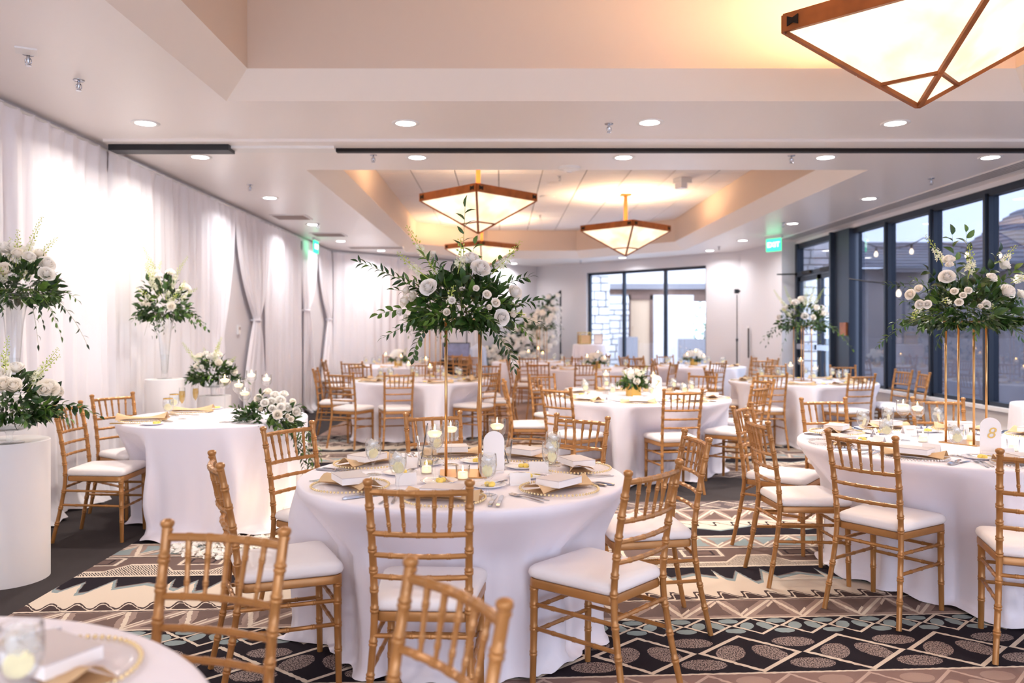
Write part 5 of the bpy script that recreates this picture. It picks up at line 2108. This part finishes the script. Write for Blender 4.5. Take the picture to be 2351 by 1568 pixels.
V = []
for tip, mid, n, kind, L, dy in (((822, 601), (935, 640), 26, 'lance', .048, -.05), ((880, 775), (945, 735), 15, 'lance', .042, -.15), ((948, 822), (962, 735), 20, 'broad', .040, -.18), ((868, 722), (930, 700), 12, 'broad', .045, -.1),
                                 ((1182, 846), (1160, 760), 24, 'lance', .05, -.18), ((1228, 690), (1180, 700), 14, 'lance', .05, -.1), ((1216, 636), (1160, 640), 20, 'lance', .045, .0), ((1214, 772), (1185, 720), 14, 'lance', .042, -.08),
                                 ((1068, 476), (1063, 560), 10, 'lance', .062, -.05), ((1022, 785), (1030, 735), 9, 'lance', .04, -.22), ((930, 640), (985, 650), 10, 'lance', .045, -.15), ((905, 665), (965, 670), 8, 'lance', .05, .1),
                                 ((1190, 700), (1130, 690), 14, 'lance', .055, -.2), ((1165, 590), (1115, 620), 10, 'broad', .05, 0), ((1090, 560), (1075, 620), 8, 'broad', .055, -.05), ((975, 590), (1010, 630), 14, 'lance', .055, -.12),
                                 ((1005, 600), (1020, 650), 12, 'lance', .055, -.1), ((1145, 640), (1100, 660), 14, 'lance', .055, -.15), ((920, 745), (965, 720), 12, 'lance', .045, -.2), ((1110, 770), (1090, 735), 9, 'lance', .04, -.2),
                                 ((1240, 745), (1200, 720), 9, 'lance', .04, .05), ((1060, 640), (1058, 690), 8, 'broad', .06, -.22), ((985, 735), (1010, 710), 10, 'lance', .05, -.25), ((1135, 745), (1110, 715), 12, 'lance', .05, -.25)):
    V.append((hp(1060 + (tip[0] - 1060) * .1, 715, dy * .4), hp(*mid, dy * .8), hp(*tip, dy), n, kind, L))
RZ = [(hp(984, 660, -.20), .088, 0), (hp(1103, 617, -.16), .098, 1), (hp(1082, 596, -.08), .085, 0), (hp(1181, 672, -.08), .082, 1), (hp(1151, 729, -.20), .082, 0), (hp(930, 692, -.12), .062, 2), (hp(949, 681, -.06), .055, 2), (hp(934, 668, -.05), .05, 2),
      (hp(1118, 676, -.25), .042, 2), (hp(1138, 695, -.24), .044, 2), (hp(1122, 706, -.26), .034, 3), (hp(995, 584, -.06), .042, 3), (hp(1070, 599, -.1), .052, 1), (hp(1026, 717, -.27), .044, 3), (hp(918, 717, -.15), .04, 1), (hp(932, 728, -.15), .034, 2),
      (hp(1176, 722, -.12), .042, 3), (hp(1093, 662, -.22), .032, 2), (hp(1038, 690, -.26), .036, 1), (hp(1060, 664, -.2), .03, 3)]
SP = [(hp(992, 615, -.08), hp(933, 517, -.12), .026), (hp(985, 640, -.1), hp(911, 578, -.1), .026), (hp(1128, 630, -.05), hp(1196, 552, -.05), .026), (hp(1048, 640, -.12), hp(1057, 545, -.12), .032), (hp(1036, 705, -.22), hp(1042, 655, -.27), .026),
      (hp(1165, 715, -.1), hp(1206, 722, -.12), .02), (hp(1010, 640, -.1), hp(985, 600, -.14), .02)]
arrangement('large white-rose and greenery centrepiece high on the front table brass stand', HL, 21, (.23, .21, .21, .06), 560, V, RZ, SP, 300)

# ---------------- right-hand table
RL = Vector((2.74, 4.70, TZ + .735))


def rp(x, y, dy=0.):
    return at(x, y, 4.70 + dy) - RL


V = []
for tip, mid, n, kind, L, dy in (((2033, 654), (2100, 650), 18, 'lance', .048, -.05), ((2016, 794), (2070, 735), 22, 'lance', .045, -.15), ((2046, 748), (2090, 715), 14, 'lance', .045, -.1), ((2186, 539), (2190, 620), 9, 'broad', .07, -.05),
                                 ((2218, 533), (2225, 620), 10, 'broad', .07, .0), ((2292, 578), (2270, 640), 10, 'broad', .07, -.05), ((2345, 775), (2310, 715), 16, 'lance', .05, -.1), ((2151, 794), (2165, 740), 12, 'lance', .045, -.2),
                                 ((2365, 690), (2320, 680), 14, 'lance', .05, 0), ((2130, 620), (2160, 660), 9, 'broad', .065, -.1), ((2095, 640), (2140, 665), 12, 'lance', .05, .05), ((2330, 620), (2290, 660), 10, 'broad', .065, -.1),
                                 ((2240, 770), (2235, 730), 10, 'lance', .05, -.2), ((2290, 755), (2270, 720), 12, 'lance', .05, -.2), ((2110, 760), (2140, 720), 14, 'lance', .05, -.2), ((2205, 640), (2212, 690), 9, 'broad', .06, -.22), ((2255, 630), (2240, 680), 9, 'broad', .06, -.2), ((2070, 690), (2120, 700), 12, 'lance', .05, -.05)):
    V.append((rp(2222 + (tip[0] - 2222) * .12, 706, dy * .4), rp(*mid, dy * .8), rp(*tip, dy), n, kind, L))
RZ = [(rp(2174, 636, -.2), .095, 0), (rp(2312, 670, -.22), .10, 1), (rp(2090, 676, -.15), .066, 2), (rp(2191, 669, -.26), .046, 2), (rp(2223, 667, -.26), .046, 2), (rp(2211, 678, -.27), .042, 2), (rp(2202, 694, -.27), .048, 2), (rp(2178, 598, -.1), .08, 1),
      (rp(2112, 699, -.2), .06, 1), (rp(2129, 699, -.22), .055, 0), (rp(2264, 699, -.24), .056, 1), (rp(2276, 638, -.15), .07, 0), (rp(2305, 610, -.05), .085, 1), (rp(2343, 676, -.1), .07, 0), (rp(2109, 663, -.1), .055, 2), (rp(2345, 640, 0), .06, 0), (rp(2180, 608, -.15), .05, 0), (rp(2250, 704, -.25), .04, 3)]
SP = [(rp(2165, 610, -.1), rp(2124, 539, -.1), .028), (rp(2222, 640, -.15), rp(2224, 562, -.12), .034), (rp(2300, 610, -.05), rp(2333, 562, -.05), .028), (rp(2320, 650, -.1), rp(2360, 625, -.1), .03), (rp(2130, 690, -.15), rp(2095, 735, -.22), .026), (rp(2180, 690, -.24), rp(2165, 690, -.28), .024), (rp(2270, 700, -.2), rp(2285, 706, -.27), .024)]
arrangement('large white-rose and greenery centrepiece at the right, before the dark windows', RL, 22, (.29, .26, .22, .06), 620, V, RZ, SP, 240)


def auto(label, loc, seed, s, n_ball, n_vine, n_rose, n_spike, n_obj, droop=.5, up=1.0, rose=(.05, .085), low=False, vl=1.0, name='flower_arrangement', ls=1.0, flat=1.0, sq=1.0, xmin=None):
    """rounded arrangement of half-width s with trailing vines"""
    r = random.Random(seed)
    V, RZ, SP = [], [], []
    for i in range(n_vine):
        a = 2 * PI * i / n_vine + r.uniform(-.3, .3)
        o = Vector((math.cos(a), math.sin(a), 0))
        dr = r.uniform(.1, 1.2) * droop * (1 if abs(o.x) > .6 or droop > .4 else .25)
        tip = o * s * r.uniform(.9, 1.25) * vl - Vector((0, 0, s * dr))
        mid = o * s * .8 + Vector((0, 0, s * .18))
        V.append((o * s * .15 + Vector((0, 0, .02)), mid, tip, int(r.uniform(9, 15)), r.choice(('lance', 'lance', 'broad')), .05 * ls))
    for i in range(n_rose):
        k = (i + .5) / n_rose
        a = i * 2.399963
        e = r.uniform(.05, 1.25)
        p = Vector((math.cos(a) * math.cos(e) * s * .72, math.sin(a) * math.cos(e) * s * .66, (.06 + math.sin(e) * .62 * up * flat) * s))
        if p.y > .25 * s:
            p.y *= -1
        RZ.append((p, r.uniform(*rose), r.choice((0, 1, 0, 2, 3))))
    for i in range(n_spike):
        a = 2 * PI * i / n_spike + r.uniform(-.4, .4)
        e = r.uniform(.45, 1.35)
        d = Vector((math.cos(a) * math.cos(e), math.sin(a) * math.cos(e), math.sin(e)))
        SP.append((d * s * .45, d * s * r.uniform(.95, 1.2) * (min(up, 1.6) if e > .9 else 1), .030))
    if sq != 1:
        def q(p):
            p = Vector(p)
            return Vector((p.x * sq if p.x < 0 else p.x, p.y, p.z))
        V = [(q(a), q(m), q(b_), n, k, L) for a, m, b_, n, k, L in V]
        RZ = [(q(p), d_, k) for p, d_, k in RZ]
        SP = [(q(a), q(b_), f) for a, b_, f in SP]
    return arrangement(label, loc, seed + 500, (s * .72, s * .7, s * .55 * up, s * (.2 if droop > .4 else .07)), n_ball, V, RZ, SP, n_obj, low=low, leafscale=ls, name=name, xmin=xmin)


# ---------------- pedestals, vases and their flowers beside the drapes
def pedestal(x, y, rad, h, label):
    t = thing('pedestal', label, 'pedestal', (x, y, 0), 0, 'white cylinder pedestals')
    MB().lathe([(rad, .0), (rad, h - .004), (rad - .004, h), (0, h)], 56).build('drum', M_PEDEST, t, 40)


pedestal(-2.83, 4.55, .225, .79, 'near white cylinder pedestal, fully in view at the bottom edge of the drapes')
pedestal(-3.15, 5.15, .14, 1.0, 'white cylinder pedestal hidden behind the near flowers')
pedestal(-3.02, 7.15, .165, .98, 'white cylinder pedestal carrying the tall trumpet vase past the couple')
pedestal(-2.76, 7.66, .155, .79, 'lowest white cylinder pedestal under the glass bowl past the couple')


def compote(x, y, z, s, label):
    t = thing('compote_bowl', label, 'bowl', (x, y, z), 0, 'glass compote bowls')
    MB().lathe([(r_ * s, z_ * s) for r_, z_ in [(0, .004), (.075, .004), (.085, .0), (0, .0), (.022, .012), (.018, .03), (.02, .06), (.03, .075), (.09, .082), (.135, .105), (.155, .14), (.16, .175), (.156, .175), (.150, .14), (.13, .108), (.088, .086), (0, .08)]], 32).build('glass', M_GLASS, t, True)
    MB().lathe([(r_ * s, z_ * s) for r_, z_ in [(0, .087), (.086, .089), (.127, .11), (.146, .14), (.146, .15), (0, .15)]], 24).build('water', M_WATER, t, True)
    return z + .15 * s


def trumpet(x, y, z, h, label):
    t = thing('trumpet_vase', label, 'vase', (x, y, z), 0, 'tall trumpet vases')
    MB().lathe([(0, .01), (.058, .008), (.062, .0), (0, .0), (.030, .02), (.028, .04), (.036, h * .3), (.056, h * .7), (.085, h * .97), (.095, h), (.092, h), (.082, h * .97), (.053, h * .7), (.033, h * .3), (.024, .05), (0, .04)], 28).build('glass', M_GLASS, t, True)
    MB().lathe([(0, .05), (.024, .06), (.031, h * .3), (.034, h * .36), (0, h * .36)], 20).build('water', M_WATER, t, True)
    return z + h


z = compote(-2.74, 4.44, .79, .88, 'footed glass bowl on the near pedestal')
auto('wide white-rose arrangement in the near glass bowl, above the front pedestal', (-2.74, 4.42, z + .035), 31, .36, 460, 13, 14, 7, 170, droop=.22, up=1.1, rose=(.085, .13), vl=1.15, sq=.9)
z = trumpet(-3.15, 5.15, 1.0, .66, 'tall trumpet glass vase at the left picture edge')
auto('tall-vase white-rose arrangement cut by the left picture edge', (-3.12, 5.1, z - .01), 32, .36, 420, 14, 15, 8, 170, droop=.8, up=1.25, rose=(.085, .125), vl=1.05, sq=.25, xmin=-.19)
z = trumpet(-3.02, 7.15, .98, .60, 'tall trumpet glass vase standing on the pedestal past the couple')
auto('airy pale-green and white arrangement in the tall vase against the drapes', (-3.02, 7.12, z), 33, .33, 330, 13, 10, 13, 120, droop=.6, up=1.75, rose=(.06, .10), sq=.6, xmin=-.24)
z = compote(-2.76, 7.66, .79, .95, 'footed glass bowl on the lowest pedestal')
auto('compact white-rose arrangement in the low bowl past the couple', (-2.76, 7.62, z + .03), 34, .28, 380, 8, 14, 5, 120, droop=.2, up=1.3, rose=(.06, .10))

# garland on the couple's table, trailing to the floor
GL = at_z(612, 968, TZ) + Vector((0, .03, .01))
r = random.Random(41)
V, RZ, SP = [], [], []
def gp(x, y, dy=0.): return at(x, y, GL.y + dy) - GL
for tip, mid, n, kind, L, dy in (((535, 935), (570, 945), 10, 'lance', .06, -.08), ((573, 990), (585, 960), 9, 'lance', .05, -.12), ((700, 1085), (690, 1000), 26, 'lance', .05, -.15), ((722, 1120), (715, 1030), 30, 'lance', .05, -.05), ((715, 1060), (700, 985), 22, 'lance', .05, -.12), ((690, 1040), (670, 980), 16, 'lance', .05, -.2),
                                 ((735, 1050), (712, 980), 18, 'lance', .05, 0), ((545, 955), (580, 940), 10, 'broad', .06, -.1), ((690, 935), (660, 930), 8, 'broad', .06, -.1), ((600, 905), (605, 930), 7, 'broad', .06, -.1), ((640, 985), (630, 965), 9, 'broad', .06, -.2)):
    V.append((gp(612 + (tip[0] - 612) * .3, 952, dy * .4), gp(*mid, dy * .8 - .04), gp(*tip, dy), n, kind, L))
for x, y, dy, d_, k in ((594, 915, -.1, .075, 2), (608, 925, -.15, .07, 0), (623, 922, -.12, .07, 1), (632, 908, -.05, .08, 0), (644, 920, -.12, .085, 1), (637, 952, -.2, .075, 2), (680, 945, -.12, .08, 1), (660, 935, -.12, .075, 0), (652, 905, 0, .07, 0), (615, 900, 0, .07, 2), (672, 923, -.05, .06, 2), (645, 935, -.17, .07, 0), (625, 938, -.18, .06, 1), (660, 955, -.18, .045, 3), (600, 940, -.16, .05, 3), (668, 962, -.16, .05, 2)):
    RZ.append((gp(x, y, dy), d_, k))
arrangement("garland of white roses draped over the couple's table edge", GL, 42, (.23, .16, .13, .08), 260, V, RZ, SP, 200)

# gold vases with low bouquets
def gold_vase(x, y, rad, h, label):
    t = thing('gold_vase', label, 'vase', (x, y, TZ), 0, 'gold cylinder vases')
    MB().lathe([(0, .002), (rad, 0), (rad, h), (rad - .006, h), (rad - .006, .02), (0, .02)], 32).build('cylinder', M_GOLDV, t, 40)
    MB().lathe([(0, h - .02), (rad - .007, h - .02)], 20).build('floral_foam', M_LEAF, t)


M_GOLDV = principled('brushed_gold_vase', (222, 178, 92), .38, metal=.55, bump=.05, bscale=60)
gold_vase(1.335, 8.05, .077, .125, 'gold cylinder vase in the centre of the middle table')
auto('low white bouquet in the gold vase of the middle table', (1.335, 8.03, TZ + .125), 51, .16, 120, 7, 13, 2, 80, droop=.15, up=1.2, rose=(.06, .095))
gold_vase(1.64, 13.7, .07, .125, 'small far gold vase in line behind the middle one')
auto('low cream and white bouquet in the far gold vase', (1.64, 13.68, TZ + .12), 52, .19, 90, 6, 10, 0, 25, droop=.2, up=1.1, rose=(.08, .12), low=True)
gold_vase(-1.9, 14.7, .075, .125, 'gold vase on the drape-side back table')
auto('low bouquet with pale roses in the drape-side gold vase', (-1.9, 14.68, TZ + .12), 53, .2, 90, 6, 10, 1, 25, droop=.15, up=1.1, rose=(.08, .13), low=True)
gold_vase(3.62, 15.0, .07, .12, 'gold vase on the table by the far window')
auto('low white bouquet on the table by the far window', (3.62, 14.98, TZ + .12), 54, .22, 90, 6, 12, 0, 20, droop=.15, up=1.0, rose=(.09, .13), low=True)
# tall arrangements further off
auto('tall-stand arrangement in front of the glass doors, window table', (T5[0] + .05, T5[1] + .08, TZ + .735), 61, .42, 360, 14, 12, 7, 90, droop=.75, up=1.25, rose=(.08, .13), vl=1.15)
auto('tall-stand arrangement set before the floral arch', (T8[0] + .12, T8[1] - .02, TZ + .735), 62, .40, 200, 9, 16, 2, 30, droop=.5, up=1.1, rose=(.09, .14), low=True)
auto('tall-stand arrangement half hidden behind the front centrepiece, mid-left table', (T4[0] + .15, T4[1] + .05, TZ + .735), 63, .34, 170, 9, 9, 2, 20, droop=.5, up=1.0, rose=(.08, .12), low=True)

# ---------------- floral arch
t = thing('floral_arch', 'slanting black frame covered in white roses by the back wall', 'floral arch', (.75, 18.35, 0))
fr = [(.62, .1, 0), (.62, .1, 2.33)]
MB().bar(*fr, .04).build('frame_post', M_BLACK, t)
MB().bar((.62, .1, 2.31), (-.95, .1, .80), .04).build('slanted_bar', M_BLACK, t)
MB().bar((-.95, .1, 0), (-.95, .1, .82), .04).build('frame_post', M_BLACK, t)
MB().box(-1.1, .75, -.1, .3, 0, .03).build('foot_plate', M_BLACK, t)
r = random.Random(88)
mm = MB()
for i in range(900):
    f = r.random()
    x = -1.05 + 1.5 * f
    zt_ = .92 + 1.32 * f ** 1.1
    z = r.uniform(.5, 1) * zt_ if f < .9 else r.uniform(.8, 1) * zt_
    p = Vector((x + r.uniform(-.14, .14), r.uniform(-.12, .14), z + r.uniform(-.08, .08)))
    M = Matrix.Translation(p) @ rot_to((r.uniform(-1, 1), r.uniform(-1, .2), r.uniform(-.6, 1)), r.random() * 6) @ Matrix.Scale(r.uniform(.09, .15), 4)
    mm.add(LEAF['broad', 0][0].v, LEAF['broad', 0][0].f, M)
o = mm.build('leaves', M_LEAF3, t, True)
o['kind'] = 'stuff'
for i in range(150):
    f = r.random()
    x = -1.05 + 1.5 * f
    zt_ = .92 + 1.32 * f ** 1.1
    z = r.uniform(.45, 1.0) * zt_
    o = bpy.data.objects.new('rose', ROSELOW[0 if r.random() < .7 else 1])
    COL.objects.link(o)
    o.parent = t
    o.matrix_basis = Matrix.Translation((x + r.uniform(-.12, .12), -.13 + r.uniform(-.06, .05), z + r.uniform(-.05, .08))) @ rot_z_to((r.uniform(-.4, .4), -1, r.uniform(-.1, .6))) @ Matrix.Scale(r.uniform(.045, .075), 4)
mm = MB()
for i in range(46):                                   # hanging white wisteria
    x = r.uniform(-.35, .62)
    zt_ = .9 + (x + 1.05) * .75
    L = r.uniform(.4, .9)
    for k in range(26):
        q = k / 26
        c = Vector((x + r.uniform(-.03, .03), -.12 + r.uniform(-.05, .05), max(.05, zt_ - .2 - q * L)))
        floret(mm, c, (r.uniform(-1, 1), -1, -.5), .034 * (1 - .5 * q), r)
o = mm.build('hanging_blossom', M_ROSE, t)
o['kind'] = 'stuff'

# ---------------- far odds and ends
# card table by the far window
round_table((1.92, 17.35), .36, 'small draped table with gifts beside the far window', 31, 80, flare=.05, fold=.03, puddle=0, h=1.10, group=None)
t = thing('card_box', 'gold-framed card box on the small draped table', 'box', (1.80, 17.30, 1.105), .3)
MB().box(-.13, .13, -.08, .08, 0, .02).build('base', M_GOLDC, t)
for sx in (-1, 1):
    for sy in (-1, 1):
        MB().bar((sx * .12, sy * .07, .02), (sx * .12, sy * .07, .24), .018).build('edge_bar', M_GOLDC, t)
MB().box(-.13, .13, -.08, .08, .24, .26).build('lid', M_GOLDC, t)
MB().box(-.11, .11, -.06, .06, .02, .20).build('envelopes', M_NAPKIN, t)
t = thing('photo_frame', 'small tilted white frame at the edge of the draped table', 'picture frame', (2.10, 17.25, 1.105), -.3)
MB().box(-.10, .10, -.012, .012, 0, .22).build('frame', M_TOPCARD, t)
MB().box(-.08, .08, -.016, -.012, .02, .20).build('picture', M_PAPER, t)
# music equipment
M_SCREEN = principled('screen_picture', (86, 84, 108), .25, var=.5, vscale=6, emit=(96, 90, 110), estr=.35)
t = thing('display_screen', 'flat dark display screen on a low stand against the back drapes', 'screen', (-.98, 17.3, 0), .1)
MB().box(-.30, .30, -.03, .03, .80, 1.14).build('bezel', M_BLACK, t)
MB().box(-.28, .28, -.034, -.03, .82, 1.12).build('panel', M_SCREEN, t)
MB().box(-.03, .03, -.02, .02, .03, .80).build('pole', M_BLACK, t)
MB().box(-.25, .25, -.18, .18, 0, .03).build('base', M_BLACK, t)
t = thing('equipment_case', 'black equipment case on legs under the display screen', 'case', (-.95, 16.95, 0))
MB().box(-.36, .36, -.18, .18, .45, .78).build('case', M_BLACK, t)
for sx in (-1, 1):
    for sy in (-1, 1):
        MB().bar((sx * .33, sy * .15, 0), (sx * .33, sy * .15, .45), .035).build('leg', M_IRON, t)
MB().box(-.2, .1, -.185, -.18, .55, .68).build('front_panel', M_IRON, t)
M_PALE = principled('pale_blue_cloth', (196, 204, 222), .8, bump=.2, bscale=12)
t = thing('covered_speaker', 'loudspeaker on a tripod under a pale blue cover', 'speaker', (-.50, 16.9, 0))
def cov(u, v):
    a = 2 * PI * u
    rr = (.15 + .02 * math.sin(5 * a) + .05 * v) if v > .12 else .15 * v / .12
    return (rr * math.cos(a), rr * math.sin(a) * .8, 1.12 - .62 * v + .015 * math.sin(3 * a))
MB().sheet(cov, 30, 14, True).build('cover', M_PALE, t, True)
MB().tube([(0, 0, .05), (0, 0, .9)], .02, 8).build('pole', M_BLACK, t)
for k in range(3):
    a = k * 2.094
    MB().tube([(0, 0, .45), (.36 * math.cos(a), .36 * math.sin(a), .01)], .015, 6).build('leg', M_BLACK, t)
t = thing('microphone_stand', 'thin black microphone stand behind the display screen', 'stand', (-.76, 17.5, 0))
MB().tube([(0, 0, .02), (0, 0, 1.38)], .012, 6).build('pole', M_BLACK, t)
MB().lathe([(0, 0), (.14, 0), (.14, .02), (0, .025)], 16).build('base', M_BLACK, t)
MB().lathe([(0, 1.38), (.025, 1.39), (.028, 1.46), (.02, 1.52), (0, 1.53)], 10).build('microphone', M_BLACK, t)
# camera on a tall pole
t = thing('camera_pole', 'small action camera on a tall black pole by the pale wall', 'camera', (4.42, 14.95, 0))
MB().tube([(0, 0, .02), (0, 0, 1.25)], .014, 8).build('lower_pole', M_BLACK, t)
MB().tube([(0, 0, 1.22), (0, 0, 2.08)], .009, 8).build('upper_pole', M_BLACK, t)
MB().lathe([(.014, 1.20), (.022, 1.205), (.022, 1.25), (.012, 1.26)], 10).build('clamp', M_BLACK, t)
MB().box(-.045, .03, -.03, .03, 2.10, 2.18).build('camera_body', M_BLACK, t)
MB().lathe([(0, 0), (.018, 0), (.016, .03), (0, .03)], 12, M=Matrix.Translation((.03, 0, 2.145)) @ Matrix.Rotation(PI / 2, 4, 'Y')).build('lens', M_IRON, t)
for k in range(3):
    a = k * 2.094 + .4
    MB().tube([(0, 0, .35), (.3 * math.cos(a), .3 * math.sin(a), .01)], .010, 6).build('leg', M_BLACK, t)
# wall handle / panel lock on the pale wall
t = thing('wall_strip', 'thin dark vertical strip on the pale wall beside the camera pole', 'trim', (4.83, 15.55, 1.15))
MB().box(-.02, .0, -.015, .015, -.28, .30).build('strip', M_IRON, t)
MB().box(-.028, -.0, -.02, .02, .30, .34).build('cap', M_WHITE, t)

# ---------------- floor candles and petals by the couple's table
def hurricane(x, y, h, rad, label):
    t = thing('hurricane_candle', label, 'candle', (x, y, 0), 0, 'floor candles')
    MB().lathe([(0, .008), (rad - .003, .008), (rad - .003, h), (rad, h), (rad, 0), (0, 0)], 24).build('glass_cylinder', M_GLASS, t, 40)
    MB().lathe([(0, .009), (rad * .62, .009), (rad * .62, h * .33), (rad * .2, h * .34), (0, h * .335)], 18).build('candle', M_WAX, t, True)
    o = link('flame', ME['flame'], t, (0, 0, h * .335))
    o.scale = (1.6, 1.6, 1.6)
    ld = bpy.data.lights.new('candle_glow', 'POINT')
    ld.energy = .45
    ld.color = (1, .72, .42)
    ld.shadow_soft_size = .03
    lo = bpy.data.objects.new('candle_glow', ld)
    COL.objects.link(lo)
    lo.location = (x, y, h * .335 + .05)


for px, py, Y, h, rad, lab in ((700, 0, 5.55, .42, .06, "tall glass cylinder candle on the floor before the couple's table"), (735, 0, 5.8, .34, .055, 'shorter glass cylinder candle on the floor nearer the middle aisle'), (668, 0, 5.2, .26, .055, 'low glass cylinder candle on the floor behind the left chair')):
    hurricane((px - VX) * Y / F, Y, h, rad, lab)
r = random.Random(17)
t = thing('petal_heap', "white rose petals scattered on the carpet before the couple's table", 'petals', (-1.62, 5.2, 0))
mm = MB()
for i in range(900):
    a, q = r.random() * 6.28, r.random() ** .6
    p = Vector((math.cos(a) * q * .55, math.sin(a) * q * .28, .004 + .03 * r.random() * (1 - q)))
    M = Matrix.Translation(p) @ Euler((r.uniform(-.6, .6), r.uniform(-.6, .6), r.random() * 6)).to_matrix().to_4x4() @ Matrix.Scale(r.uniform(.022, .038), 4)
    mm.add([M @ Vector(v) for v in ((-.5, -.4, 0), (0, -.6, .12), (.5, -.4, 0), (.62, .2, .2), (0, .6, .12), (-.62, .2, .2), (0, 0, -.05))], [(0, 1, 6), (1, 2, 6), (2, 3, 6), (3, 4, 6), (4, 5, 6), (5, 0, 6)])
o = mm.build('petals', M_ROSE, t, True)
o['kind'] = 'stuff'
